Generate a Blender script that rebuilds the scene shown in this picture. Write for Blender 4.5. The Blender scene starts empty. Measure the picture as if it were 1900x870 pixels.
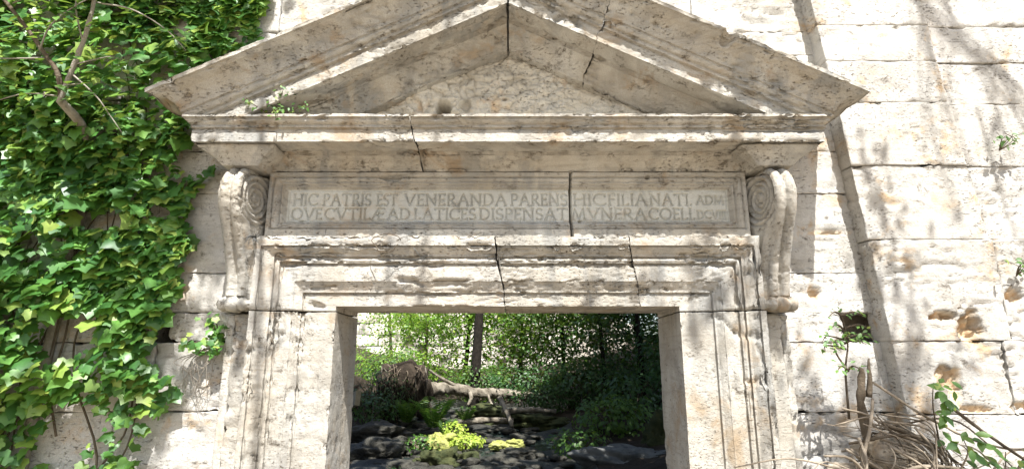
import bpy, bmesh, math, random
import numpy as np
from mathutils import Vector, Matrix

S = bpy.context.scene
C = S.collection
R = math.radians
rng = np.random.default_rng(11)
random.seed(5)

# ------------------------------------------------------------------ camera, sky, sun, exposure
cam_d = bpy.data.cameras.new('camera')
cam = bpy.data.objects.new('camera', cam_d); C.objects.link(cam)
CAM = np.array([0.0, -3.41, 1.6])
cam.location = CAM
cam.rotation_euler = (R(90 + 12.7), 0, 0)
cam_d.sensor_width = 36; cam_d.lens = 36 * 1050 / 1900
cam_d.shift_x = 8 / 1900
cam_d.clip_start = .05; cam_d.clip_end = 2000
S.camera = cam

SUN = np.array([.25, -1.0, 1.75]); SUNN = SUN / np.linalg.norm(SUN)
w = bpy.data.worlds.new('World'); S.world = w; w.use_nodes = True
nt = w.node_tree; nt.nodes.clear()
sky = nt.nodes.new('ShaderNodeTexSky'); sky.sky_type = 'NISHITA'; sky.sun_disc = False
sky.sun_elevation = math.asin(SUNN[2]); sky.sun_rotation = math.atan2(SUN[0], SUN[1])
sky.air_density = 1.0; sky.dust_density = 2.5; sky.ozone_density = .6
bg = nt.nodes.new('ShaderNodeBackground'); bg.inputs[1].default_value = .10
wo = nt.nodes.new('ShaderNodeOutputWorld')
nt.links.new(sky.outputs[0], bg.inputs[0]); nt.links.new(bg.outputs[0], wo.inputs[0])
sl = bpy.data.lights.new('sun', 'SUN'); sl.energy = 5.0; sl.angle = R(.5); sl.color = (1, .985, .955)
sun = bpy.data.objects.new('sun', sl); C.objects.link(sun)
sun.rotation_euler = Vector(SUN).to_track_quat('Z', 'Y').to_euler(); sun.location = (3, -12, 21)
S.view_settings.view_transform = 'Standard'; S.view_settings.look = 'None'
S.view_settings.exposure = 1.38; S.view_settings.gamma = 1.0
S.render.engine = 'CYCLES'
S.cycles.use_denoising = True
S.cycles.max_bounces = 8; S.cycles.diffuse_bounces = 5; S.cycles.transmission_bounces = 4
S.cycles.sample_clamp_indirect = 6

# ------------------------------------------------------------------ noise (numpy)
def vnoise(P, seed=0):
    P = np.asarray(P, float); i = np.floor(P).astype(np.int64); f = P - i
    f = f * f * f * (f * (f * 6 - 15) + 10)
    out = np.zeros(len(P))
    for dx in (0, 1):
        for dy in (0, 1):
            for dz in (0, 1):
                h = ((i[:, 0] + dx) * 374761393 + (i[:, 1] + dy) * 668265263 + (i[:, 2] + dz) * 1440662683 + seed * 974711) & 0xffffffff
                h = ((h ^ (h >> 13)) * 1274126177) & 0xffffffff
                h = h ^ (h >> 16)
                v = h / 4294967295.0 * 2 - 1
                out += v * (f[:, 0] if dx else 1 - f[:, 0]) * (f[:, 1] if dy else 1 - f[:, 1]) * (f[:, 2] if dz else 1 - f[:, 2])
    return out
def fbm(P, seed=0, oct=4, gain=.5):
    P = np.asarray(P, float); o = np.zeros(len(P)); a = 1.; s = 0
    for k in range(oct):
        o += a * vnoise(P * 2.0**k + 17.3 * k, seed + k); s += a; a *= gain
    return o / s

# ------------------------------------------------------------------ object helpers
def tag(o, label=None, cat=None, group=None, kind=None):
    if label: o['label'] = label
    if cat: o['category'] = cat
    if group: o['group'] = group
    if kind: o['kind'] = kind
    return o
def thing(name, loc, label, cat, group=None):
    o = bpy.data.objects.new(name, None); C.objects.link(o); o.location = loc
    o.empty_display_size = .1
    return tag(o, label, cat, group)
def link(name, me, mat=None, parent=None):
    o = bpy.data.objects.new(name, me); C.objects.link(o)
    if mat is not None and len(me.materials) == 0: me.materials.append(mat)
    if parent is not None:
        o.parent = parent
        if parent.parent is None: o.matrix_parent_inverse = Matrix.Translation(-Vector(root_loc(parent)))
    return o
def root_loc(p):
    v = Vector((0, 0, 0))
    while p is not None:
        v += p.location; p = p.parent
    return v
def np_mesh(name, V, F, smooth=True):
    """V (n,3); F (m,k) index array (k = 3 or 4)"""
    me = bpy.data.meshes.new(name)
    V = np.ascontiguousarray(V, np.float32); F = np.ascontiguousarray(F, np.int32)
    me.vertices.add(len(V)); me.vertices.foreach_set('co', V.ravel())
    k = F.shape[1]; m = len(F)
    me.loops.add(m * k); me.loops.foreach_set('vertex_index', F.ravel())
    me.polygons.add(m)
    me.polygons.foreach_set('loop_start', np.arange(0, m * k, k, dtype=np.int32))
    me.polygons.foreach_set('use_smooth', np.full(m, smooth))
    me.update(calc_edges=True); me.validate()
    return me
def grid_faces(n, m, off=0, flip=False):
    i = np.arange(n - 1)[:, None] * m + np.arange(m - 1)[None, :]
    q = np.stack([i, i + 1, i + m + 1, i + m], -1).reshape(-1, 4) + off
    return q[:, ::-1] if flip else q
def get_co(me):
    c = np.empty(len(me.vertices) * 3, np.float32); me.vertices.foreach_get('co', c); return c.reshape(-1, 3).astype(float)
def set_co(me, c):
    me.vertices.foreach_set('co', np.ascontiguousarray(c, np.float32).ravel()); me.update()
def get_nrm(me):
    c = np.empty(len(me.vertices) * 3, np.float32); me.vertices.foreach_get('normal', c); return c.reshape(-1, 3).astype(float)
def weld(me, d=1e-4):
    bm = bmesh.new(); bm.from_mesh(me)
    bmesh.ops.remove_doubles(bm, verts=bm.verts, dist=d)
    bmesh.ops.recalc_face_normals(bm, faces=bm.faces)
    bm.to_mesh(me); bm.free()
    me.polygons.foreach_set('use_smooth', np.ones(len(me.polygons), bool))
    me.update()

# scars: (x, z, rx, rz, depth) hollows broken into the stone, shown as raw ochre stone
SCARS = [(2.66, 1.80, .085, .10, .10), (2.52, 1.86, .10, .03, .06), (2.47, 1.53, .045, .06, .07), (2.53, 1.47, .04, .09, .05),
         (2.62, 1.34, .10, .02, .03), (2.95, 1.97, .05, .05, .05), (2.93, 1.36, .12, .03, .04), (1.86, 2.0, .05, .05, .03), (1.98, 2.38, .12, .02, .02),
         (-2.0, 2.3, .05, .05, .03)]
def weather(me, amp=.004, pit=.012, freq=7., seed=0, edge=None, chip=.018, scars=None, gouges=None, strat=(13, 13, 42), pthr=.38):
    co = get_co(me); n = get_nrm(me)
    d = amp * fbm(co * freq, seed, 4) + amp * .5 * fbm(co * freq * 5, seed + 9, 2)
    a = np.clip(fbm(co * 2.3, seed + 31, 3) * 1.6 + .45, 0, 1)
    pn = fbm(co * np.array(strat), seed + 51, 3, .55)
    d -= pit * a * np.clip((pn - pthr * .38) / .12, 0, 1)
    if edge is not None:
        en = fbm(co * np.array([15, 15, 20]), seed + 77, 4, .6) ; en2 = fbm(co * 2.6, seed + 78, 3)
        d -= edge * (chip * np.clip((en + en2 * .8 - .22) * 4.5, 0, 1.3) + .0012)
    co = co + n * d[:, None]
    raw = np.zeros(len(co))
    if scars:
        for (x, z, rx, rz, dep) in scars:
            q = np.stack([co[:, 0] * 16, co[:, 2] * 16, co[:, 1] * 0], 1)
            nn = fbm(q, seed + 5, 5, .6)
            r = np.sqrt(((co[:, 0] - x) / rx) ** 2 + ((co[:, 2] - z) / rz) ** 2) + nn * .75
            m = np.clip((1.0 - r) / .14, 0, 1)
            m = m * m * (3 - 2 * m)
            co[:, 1] += dep * m * (.75 + 1.3 * nn); raw = np.maximum(raw, m)
    if gouges:
        for (pts, wd, dep) in gouges:
            P = np.array(pts, float); dist = np.full(len(co), 9.)
            for a0, b0 in zip(P[:-1], P[1:]):
                ab = b0 - a0; t = np.clip(((co[:, [0, 2]] - a0) @ ab) / (ab @ ab), 0, 1)
                dist = np.minimum(dist, np.linalg.norm(co[:, [0, 2]] - (a0 + t[:, None] * ab), axis=1))
            nn = fbm(np.stack([co[:, 0] * 14, co[:, 2] * 14, co[:, 0] * 0], 1), seed + 6, 3)
            m = np.clip((wd * (1 + .8 * nn) - dist) / (wd * .5), 0, 1)
            m *= (n[:, 1] < -.1)
            co[:, 1] += dep * m
    set_co(me, co)
    if scars:
        at = me.attributes.new('raw', 'FLOAT', 'POINT'); at.data.foreach_set('value', raw.astype(np.float32))

def marks(L, s=.03, e=(.004, .012)):
    """positions along an edge of length L, finer near the ends"""
    if L < .08: return np.linspace(0, L, 6)
    k = max(2, int((L - 2 * e[1]) / s))
    return np.concatenate([[0, e[0]], np.linspace(e[1], L - e[1], k), [L - e[0], L]])
def block_mesh(name, x0, x1, y0, y1, z0, z1, s=.03, r=.012, chip=.025, warp=None, seed=0, amp=.006, pit=.016, scars=None, gouges=None):
    xs = x0 + marks(x1 - x0, s); ys = y0 + marks(y1 - y0, .08); zs = z0 + marks(z1 - z0, s)
    Vs, Fs = [], []; off = 0
    def add(A, B, f):
        nonlocal off
        a, b = np.meshgrid(A, B, indexing='ij')
        V = f(a.ravel(), b.ravel()); Vs.append(V); Fs.append(grid_faces(len(A), len(B), off)); off += len(V)
    for y in (y0, y1): add(xs, zs, lambda a, b: np.stack([a, np.full_like(a, y), b], 1))
    for x in (x0, x1): add(ys, zs, lambda a, b: np.stack([np.full_like(a, x), a, b], 1))
    for z in (z0, z1): add(xs, ys, lambda a, b: np.stack([a, b, np.full_like(a, z)], 1))
    me = np_mesh(name, np.concatenate(Vs), np.concatenate(Fs)); weld(me)
    p = get_co(me)
    nz = fbm(p * np.array([9, 9, 11]), seed + 3, 3); nl = fbm(p * 1.7, seed + 4, 2)
    rr = (r + chip * np.clip(nz * 1.8 + nl * 1.0 - .15, 0, 1.3))[:, None]
    lo = np.array([x0, y0, z0]); hi = np.array([x1, y1, z1])
    rr = np.minimum(rr, (hi - lo).min() * .35)
    q = np.minimum(np.maximum(p, lo + rr), hi - rr)
    d = p - q; L = np.linalg.norm(d, axis=1, keepdims=True)
    p2 = np.where(L > 1e-6, q + d / np.maximum(L, 1e-6) * np.minimum(rr, L), p)
    if warp is not None: p2 = warp(p2)
    set_co(me, p2)
    weather(me, amp, pit, seed=seed, scars=scars, gouges=gouges)
    return me

def tube_np(pts, rad, sides=6, seed=0, rough=0.):
    P = np.array(pts, float); n = len(P); rad = np.broadcast_to(np.array(rad, float), (n,))
    T = np.gradient(P, axis=0); T /= np.maximum(np.linalg.norm(T, axis=1, keepdims=True), 1e-9)
    ref = np.array([0, 0, 1.]) if abs(T[0, 2]) < .9 else np.array([1., 0, 0])
    V = []
    for i in range(n):
        u = np.cross(T[i], ref); u /= np.linalg.norm(u) + 1e-9; v = np.cross(T[i], u); ref = -np.cross(T[i], u) if False else ref
        a = np.arange(sides) / sides * 2 * math.pi
        V.append(P[i] + rad[i] * (np.cos(a)[:, None] * u + np.sin(a)[:, None] * v))
    V = np.concatenate(V)
    if rough: V = V + rough * np.stack([vnoise(V * 30, seed), vnoise(V * 30, seed + 1), vnoise(V * 30, seed + 2)], 1)
    i = np.arange(n - 1)[:, None] * sides; j = np.arange(sides)[None, :]; j2 = (j + 1) % sides
    F = np.stack([i + j, i + j2, i + sides + j2, i + sides + j], -1).reshape(-1, 4)
    # closed tips
    a, b = len(V), len(V) + 1
    V = np.concatenate([V, [P[0]], [P[-1]]])
    j = np.arange(sides); j2 = (j + 1) % sides
    Fa = np.stack([j2, j, np.full(sides, a), np.full(sides, a)], 1); b0 = (n - 1) * sides
    Fb = np.stack([b0 + j, b0 + j2, np.full(sides, b), np.full(sides, b)], 1)
    return V, F, np.concatenate([Fa, Fb])[:, :3]
def smooth_line(pts, k=6):
    P = np.array(pts, float)
    if len(P) < 3: return np.array([P[0] + (P[-1] - P[0]) * t for t in np.linspace(0, 1, k + 1)])
    Q = np.concatenate([[2 * P[0] - P[1]], P, [2 * P[-1] - P[-2]]]); out = []
    for i in range(1, len(Q) - 2):
        for t in np.arange(k) / k:
            a, b, c, d = Q[i - 1:i + 3]
            out.append(.5 * ((2 * b) + (c - a) * t + (2 * a - 5 * b + 4 * c - d) * t * t + (3 * b - a - 3 * c + d) * t**3))
    out.append(P[-1]); return np.array(out)
def tubes_mesh(name, lines, sides=6, rough=0.):
    """lines: list of (points, radii) joined into one mesh, triangulated"""
    Vs, Fs = [], []; off = 0
    for k, (p, r) in enumerate(lines):
        V, F, Ft = tube_np(p, r, sides, k, rough)
        T = np.concatenate([F[:, [0, 1, 2]], F[:, [0, 2, 3]], Ft]) + off
        Vs.append(V); Fs.append(T); off += len(V)
    return np_mesh(name, np.concatenate(Vs), np.concatenate(Fs))

# ------------------------------------------------------------------ materials
def mat_new(name):
    m = bpy.data.materials.new(name); m.use_nodes = True; t = m.node_tree; t.nodes.clear()
    return m, t, t.nodes, t.links
class NB:
    def __init__(s, t): s.t = t
    def n(s, typ, **k):
        o = s.t.nodes.new(typ)
        for a, b in k.items(): setattr(o, a, b)
        return o
    def l(s, a, b): s.t.links.new(a, b)
    def noise(s, vec, scale, detail=4, rough=.55, dist=0):
        o = s.n('ShaderNodeTexNoise'); s.l(vec, o.inputs['Vector']); o.inputs['Scale'].default_value = scale
        o.inputs['Detail'].default_value = detail; o.inputs['Roughness'].default_value = rough; o.inputs['Distortion'].default_value = dist
        return o.outputs['Fac']
    def vscale(s, vec, v):
        o = s.n('ShaderNodeVectorMath', operation='MULTIPLY'); s.l(vec, o.inputs[0]); o.inputs[1].default_value = v; return o.outputs[0]
    def ramp(s, fac, a, b, c0=0., c1=1.):
        o = s.n('ShaderNodeMapRange'); o.clamp = True
        s.l(fac, o.inputs[0]); o.inputs[1].default_value = a; o.inputs[2].default_value = b
        o.inputs[3].default_value = c0; o.inputs[4].default_value = c1; return o.outputs[0]
    def mix(s, fac, a, b, blend='MIX'):
        o = s.n('ShaderNodeMix', data_type='RGBA', blend_type=blend)
        for sock, v in ((o.inputs[0], fac), (o.inputs[6], a), (o.inputs[7], b)):
            if hasattr(v, 'links'): s.l(v, sock)
            elif isinstance(v, (int, float)): sock.default_value = v
            else: sock.default_value = (*v, 1)
        return o.outputs[2]
    def math(s, op, a, b=0.):
        o = s.n('ShaderNodeMath', operation=op)
        for sock, v in ((o.inputs[0], a), (o.inputs[1], b)):
            if hasattr(v, 'links'): s.l(v, sock)
            else: sock.default_value = v
        return o.outputs[0]

def stone_mat(name, pale, warm, grey, ochre, ochre_amt=.5, grey_amt=.6, speck=.6, bump=.6, dark=.5):
    m, t, N, L = mat_new(name); b = NB(t)
    pos = b.n('ShaderNodeNewGeometry').outputs['Position']
    col = b.mix(b.ramp(b.noise(pos, 3.0, 5, .6), .38, .62), pale, warm)
    # layering of the travertine
    lay = b.noise(b.vscale(pos, (1.2, 1.2, 16)), 2.2, 5, .6, .4)
    col = b.mix(b.ramp(lay, .52, .68, 0, .5), col, tuple(c * .62 for c in warm))
    # grey weathering, in runs down the face
    run = b.noise(b.vscale(pos, (7, 7, .9)), 1.0, 5, .6, .6)
    g2 = b.noise(pos, 1.3, 3, .5)
    gf = b.math('MULTIPLY', b.ramp(run, .44, .60), b.ramp(g2, .40, .60, .15, 1))
    col = b.mix(b.math('MULTIPLY', gf, grey_amt), col, grey)
    # broad patina, brown to pale
    pat = b.noise(pos, 1.7, 6, .7, .8)
    col = b.mix(b.ramp(pat, .50, .66, 0, .55), col, tuple(c * .58 for c in warm))
    # ochre blooms
    of = b.math('MULTIPLY', b.ramp(b.noise(pos, 4.2, 6, .65, .5), .56, .68), ochre_amt)
    col = b.mix(of, col, ochre)
    # dark lichen crust in blotches
    lf = b.math('MULTIPLY', b.ramp(b.noise(b.vscale(pos, (1, 1, 1.5)), 9.0, 8, .78, .3), .565, .66), dark)
    col = b.mix(lf, col, (.085, .07, .052))
    crust = b.math('MULTIPLY', b.ramp(b.noise(b.vscale(pos, (1, 1, 2.2)), 5.0, 9, .8, .6), .575, .68), dark * .75)
    col = b.mix(crust, col, (.13, .115, .095))
    # small pores of the travertine, drawn out along the bed
    por = b.noise(b.vscale(pos, (1, 1, 2.6)), 42, 4, .65)
    area = b.ramp(b.noise(pos, 2.6, 4, .65), .44, .62)
    pf = b.math('MULTIPLY', b.ramp(por, .595, .67), area)
    col = b.mix(b.math('MULTIPLY', pf, speck), col, (.17, .125, .08))
    fine = b.noise(pos, 160, 3, .7)
    col = b.mix(b.ramp(fine, .35, .65, 0, .4), col, tuple(c * .55 for c in warm))
    # each block a little different
    oi = b.n('ShaderNodeObjectInfo').outputs['Random']
    hsv = b.n('ShaderNodeHueSaturation'); b.l(col, hsv.inputs['Color'])
    b.l(b.ramp(oi, 0, 1, .9, 1.08), hsv.inputs['Value']); b.l(b.ramp(oi, 0, 1, 1.12, .92), hsv.inputs['Saturation'])
    col = hsv.outputs[0]
    at = b.n('ShaderNodeAttribute', attribute_name='raw')
    rawc = b.mix(b.ramp(b.noise(pos, 22, 5, .7), .35, .65), (.48, .29, .14), (.62, .50, .34))
    col = b.mix(b.math('MULTIPLY', at.outputs['Fac'], .85), col, rawc)
    p = b.n('ShaderNodeBsdfPrincipled'); b.l(col, p.inputs['Base Color']); p.inputs['Roughness'].default_value = .92
    p.inputs['Specular IOR Level'].default_value = .2
    h = b.math('SUBTRACT', b.math('ADD', b.math('MULTIPLY', b.noise(pos, 38, 6, .65), .6), b.math('MULTIPLY', fine, .25)), b.math('MULTIPLY', pf, .9))
    bp = b.n('ShaderNodeBump'); bp.inputs['Strength'].default_value = bump; bp.inputs['Distance'].default_value = .012
    b.l(h, bp.inputs['Height']); b.l(bp.outputs[0], p.inputs['Normal'])
    o = b.n('ShaderNodeOutputMaterial'); b.l(p.outputs[0], o.inputs[0]); return m

M = {}
M['wall'] = stone_mat('wall_travertine', (.60, .585, .55), (.52, .49, .44), (.40, .385, .35), (.50, .35, .20), .85, .65, 1.0, 1.0, .95)
M['portal'] = stone_mat('portal_travertine', (.545, .525, .475), (.43, .39, .325), (.27, .272, .262), (.34, .245, .15), .75, .9, .85, .95, 1.0)
M['tymp'] = stone_mat('tympanum_rubble', (.62, .59, .52), (.54, .49, .40), (.40, .40, .37), (.55, .38, .23), .6, .5, .8, 1.0, .5)
M['field'] = stone_mat('inscription_field', (.64, .64, .59), (.57, .56, .50), (.46, .465, .44), (.44, .32, .19), .5, .5, .5, .4, .5)
M['rubble'] = stone_mat('rubble_core', (.42, .37, .30), (.36, .30, .22), (.30, .28, .25), (.40, .27, .15), .5, .5, .7, 1.0, .5)

def simple_mat(name, c1, c2, scale=8., rough=.9, bump=.4, dist=.02, spec=.2, detail=5):
    m, t, N, L = mat_new(name); b = NB(t)
    pos = b.n('ShaderNodeNewGeometry').outputs['Position']
    n = b.noise(pos, scale, detail, .65, .3)
    col = b.mix(b.ramp(n, .35, .65), c1, c2)
    p = b.n('ShaderNodeBsdfPrincipled'); b.l(col, p.inputs['Base Color']); p.inputs['Roughness'].default_value = rough
    p.inputs['Specular IOR Level'].default_value = spec
    bp = b.n('ShaderNodeBump'); bp.inputs['Strength'].default_value = bump; bp.inputs['Distance'].default_value = dist
    b.l(b.noise(pos, scale * 4, 6, .7), bp.inputs['Height']); b.l(bp.outputs[0], p.inputs['Normal'])
    o = b.n('ShaderNodeOutputMaterial'); b.l(p.outputs[0], o.inputs[0]); return m
def leaf_mat(name, cols, rough=.42, trans=.32, spec=.45):
    """cols: four colours picked at random leaf by leaf"""
    m, t, N, L = mat_new(name); b = NB(t)
    g = b.n('ShaderNodeNewGeometry'); oi = b.n('ShaderNodeObjectInfo')
    r = b.math('FRACT', b.math('ADD', g.outputs['Random Per Island'], oi.outputs['Random']))
    cr = b.n('ShaderNodeValToRGB'); b.l(r, cr.inputs[0])
    e = cr.color_ramp.elements; pos = [0, .4, .75, .97]
    e[0].position = 0; e[0].color = (*cols[0], 1); e[1].position = pos[1]; e[1].color = (*cols[1], 1)
    for k in (2, 3):
        x = e.new(pos[k]); x.color = (*cols[k], 1)
    n = b.noise(g.outputs['Position'], 30, 3)
    col = b.mix(b.ramp(n, .3, .7, 0, .35), cr.outputs[0], tuple(c * .5 for c in cols[0]))
    p = b.n('ShaderNodeBsdfPrincipled'); b.l(col, p.inputs['Base Color']); p.inputs['Roughness'].default_value = rough
    p.inputs['Specular IOR Level'].default_value = spec
    tr = b.n('ShaderNodeBsdfTranslucent'); tc = b.mix(.5, col, (.30, .42, .04)); b.l(tc, tr.inputs[0])
    mx = b.n('ShaderNodeMixShader'); mx.inputs[0].default_value = trans; b.l(p.outputs[0], mx.inputs[1]); b.l(tr.outputs[0], mx.inputs[2])
    o = b.n('ShaderNodeOutputMaterial'); b.l(mx.outputs[0], o.inputs[0]); return m
M['ivy'] = leaf_mat('ivy_leaf', [(.04, .13, .035), (.085, .24, .045), (.16, .35, .06), (.38, .50, .10)], .42, .42, .6)
M['shrubleaf'] = leaf_mat('shrub_leaf', [(.05, .12, .03), (.07, .17, .03), (.12, .24, .04), (.28, .34, .06)], .5)
M['treeleaf'] = leaf_mat('tree_leaf', [(.04, .10, .02), (.055, .13, .022), (.085, .18, .03), (.14, .24, .04)], .5, .4)
M['limeleaf'] = leaf_mat('lime_sunlit_leaf', [(.12, .26, .03), (.16, .32, .035), (.22, .38, .05), (.35, .45, .06)], .45, .45)  # lime green; also lightens foliage beyond the door as if sunlit
M['cress'] = leaf_mat('sunlit_cress_leaf', [(.30, .42, .05), (.36, .48, .06), (.42, .52, .08), (.55, .58, .12)], .5, .4)  # leaf colour lightened to strengthen the sun patch in the stream
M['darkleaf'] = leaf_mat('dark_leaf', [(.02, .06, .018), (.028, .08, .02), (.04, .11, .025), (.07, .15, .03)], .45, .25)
M['fern'] = leaf_mat('fern_leaf', [(.05, .14, .02), (.07, .19, .025), (.10, .24, .03), (.18, .30, .04)], .5, .4)
M['greyleaf'] = leaf_mat('grey_green_leaf', [(.06, .13, .06), (.09, .18, .08), (.13, .23, .11), (.16, .28, .10)], .5, .3)
M['bark'] = simple_mat('bark', (.10, .075, .05), (.16, .13, .095), 14, .95, .8)
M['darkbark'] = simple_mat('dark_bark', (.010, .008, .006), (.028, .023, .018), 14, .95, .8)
M['greybark'] = simple_mat('grey_bark', (.23, .20, .16), (.36, .33, .28), 16, .9, .6)
M['deadwood'] = simple_mat('dead_wood', (.09, .075, .055), (.27, .24, .19), 7, .9, .8)
M['stick'] = simple_mat('dry_stick', (.15, .12, .085), (.33, .275, .21), 14, .85, .4, .005)
M['soil'] = simple_mat('dark_soil', (.022, .017, .012), (.055, .042, .03), 7, .95, .9, .03)
M['dirt'] = simple_mat('bounce_dirt', (.27, .22, .16), (.35, .29, .215), 3, .95, .5)  # unseen front ground, toned warm to bounce light onto the soffits
M['bed'] = simple_mat('stream_bed', (.018, .018, .016), (.05, .048, .04), 6, .5, 1.0, .04, .5)
M['rock'] = simple_mat('wet_rock', (.03, .028, .022), (.085, .08, .062), 7, .6, 1.0, .04, .4)
M['greyrock'] = simple_mat('pale_rock', (.085, .09, .088), (.18, .18, .17), 6, .85, .9, .03)
M['moss'] = simple_mat('sunlit_mossy_rock', (.20, .22, .04), (.42, .42, .16), 9, .95, .9, .03)  # moss colour brightened so these stones read as sunlit
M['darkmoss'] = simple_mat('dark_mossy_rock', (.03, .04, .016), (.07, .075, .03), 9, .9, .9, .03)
M['board'] = simple_mat('weathered_board', (.26, .22, .15), (.36, .31, .22), 10, .85, .4)
M['farwall'] = stone_mat('far_wall_stone', (.66, .62, .54), (.60, .54, .45), (.46, .44, .40), (.5, .38, .25), .3, .4, .3, .6, .2)
m, t, N, L = mat_new('stream_water'); b = NB(t)
p = b.n('ShaderNodeBsdfPrincipled'); p.inputs['Base Color'].default_value = (.02, .03, .028, 1); p.inputs['Roughness'].default_value = .06
p.inputs['IOR'].default_value = 1.33
bp = b.n('ShaderNodeBump'); bp.inputs['Strength'].default_value = .5; bp.inputs['Distance'].default_value = .03
b.l(b.noise(b.n('ShaderNodeNewGeometry').outputs['Position'], 9, 4, .6), bp.inputs['Height']); b.l(bp.outputs[0], p.inputs['Normal'])
b.l(p.outputs[0], b.n('ShaderNodeOutputMaterial').inputs[0]); M['water'] = m

# ------------------------------------------------------------------ ground and stream bed
def base_z(y): return np.interp(y, [-200, 0, .5, 3, 4.5, 6.5, 8, 10, 12, 16, 25, 200], [0, 0, 0, .08, .18, .36, .48, .72, 1.02, 1.3, 1.5, 1.5])
XC = -.6
def ground_z(x, y, rough=True):
    z = base_z(y)
    inside = np.clip((y - .6) / 1.5, 0, 1)
    bank = np.maximum(0, np.abs(x - XC) - 1.5)
    z = z + inside * np.minimum(.22 * bank, 1.4)
    if rough:
        P = np.stack([x, y, x * 0], 1)
        z = z + inside * (.10 * fbm(P * 1.6, 3, 4) + .05 * fbm(P * 6, 4, 3))
    return z
xs = np.concatenate([[-200, -80, -40, -20, -12], np.linspace(-9, 9, 150), [12, 20, 40, 80, 200]])
ys = np.concatenate([[-200, -80, -40, -20, -10, -5, -2], np.linspace(0, 24, 190), [30, 40, 80, 200]])
a, bb = np.meshgrid(xs, ys, indexing='ij')
V = np.stack([a.ravel(), bb.ravel(), ground_z(a.ravel(), bb.ravel())], 1)
me = np_mesh('ground', V, grid_faces(len(xs), len(ys)))
me.materials.append(M['dirt']); me.materials.append(M['bed']); me.materials.append(M['soil'])
cen = np.empty(len(me.polygons) * 3, np.float32); me.polygons.foreach_get('center', cen); cen = cen.reshape(-1, 3)
idx = np.where(cen[:, 1] < .5, 0, np.where((np.abs(cen[:, 0] - XC) < 1.7 + .4 * vnoise(cen * 2.)) & (cen[:, 1] < 10), 1, 2)).astype(np.int32)
me.polygons.foreach_set('material_index', idx)
tag(link('ground', me), kind='structure')
xs = np.linspace(-2.6, 1.6, 60); ys = np.linspace(1.5, 9.5, 110)
a, bb = np.meshgrid(xs, ys, indexing='ij'); a = a.ravel(); bb = bb.ravel()
V = np.stack([a, bb, base_z(bb) - .015 - .06 * np.clip(np.abs(a - XC) - 1.1, 0, 2)], 1)
tag(link('stream_water', np_mesh('stream_water', V, grid_faces(60, 110)), M['water']), kind='structure')

# ------------------------------------------------------------------ the masonry wall
WALL = thing('masonry_wall', (0, 0, 0), 'tall pale travertine ashlar wall around the pedimented doorway', 'wall')
def strip_x(z): return np.interp(z, [0, 1.21, 1.68, 1.95, 2.81, 3.1, 4.0, 6.5], [2.33, 2.24, 2.205, 2.18, 2.105, 2.08, 1.99, 1.75])
cz = [0, .45, .9, 1.32, 1.714, 1.889, 2.127, 2.632, 2.908, 3.262, 3.588, 3.76, 4.1, 4.5, 4.95]
def wall_block(x0, x1, z0, z1, k, warp=None, s=.03):
    y = float(rng.uniform(-.006, .006)); g = .0012
    me = block_mesh('block', x0 + g, x1 - g, y, .28, z0 + g, z1 - g, s, .0035, .020, warp, k, scars=SCARS)
    return link('block', me, M['wall'], WALL)
k = 100
for z0, z1 in zip(cz[:-1], cz[1:]):
    k += 7; zm = (z0 + z1) / 2; fine = .02 if .8 < zm < 4.2 else .08
    # right of the portal up to the buttress
    xr = float(strip_x(zm)) + .07
    hole = abs(z0 - 1.714) < .01
    xe = 2.0 if hole else xr
    cut = float(rng.uniform(1.62, 1.85)) if z1 - z0 > .3 else None
    if z0 < 3.05:
        wall_block(1.40, xe, z0, z1, k, s=fine)
        x = -1.40; xs_ = [x]
        if hole: xs_ = [-1.40, -2.02, None, -2.15, -2.9, -3.7, -4.6]
        else:
            while x > -4.4:
                x -= float(rng.uniform(.65, 1.05)); xs_.append(x)
        for a0, b0 in zip(xs_[:-1], xs_[1:]):
            k += 3
            if a0 is None or b0 is None: continue
            wall_block(b0, a0, z0, z1, k, s=fine if a0 > -3.3 else .08)
    else:
        x = xr; xs_ = [x]
        while x > -4.4:
            x -= float(rng.uniform(.75, 1.2)); xs_.append(x)
        for a0, b0 in zip(xs_[:-1], xs_[1:]):
            k += 3; wall_block(b0, a0, z0, z1, k, s=fine if a0 > -3.3 else .08)
# core added to stop light leaks between blocks, doorway through it, raised above
def box_np(x0, x1, y0, y1, z0, z1):
    V = np.array([[x, y, z] for x in (x0, x1) for y in (y0, y1) for z in (z0, z1)])
    F = np.array([[0, 1, 3, 2], [4, 6, 7, 5], [0, 4, 5, 1], [2, 3, 7, 6], [0, 2, 6, 4], [1, 5, 7, 3]])
    return V, F
def boxes_mesh(name, bs):
    Vs, Fs = [], []
    for q, bx in enumerate(bs):
        V, F = box_np(*bx); Vs.append(V); Fs.append(F + 8 * q)
    return np_mesh(name, np.concatenate(Vs), np.concatenate(Fs), False)
link('rubble_core', boxes_mesh('rubble_core', [(-6, -1.25, .285, .40, 0, 7), (1.25, 6, .285, .41, 0, 7), (-1.25, 1.25, .285, .38, 2.3, 7)]), M['rubble'], WALL)
for z0, z1 in ((4.95, 5.6), (5.6, 6.3), (6.3, 7.0)):  # unseen upper courses, raised to throw shade behind the wall
    for x0 in np.arange(-6, 6, 1.5):
        k += 3; wall_block(float(x0), float(x0 + 1.5), z0, z1, k, s=.2)
for z0, z1 in zip(cz[:-1], cz[1:]):
    k += 3; wall_block(-6.0, -4.9, z0, z1, k, s=.2)

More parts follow.
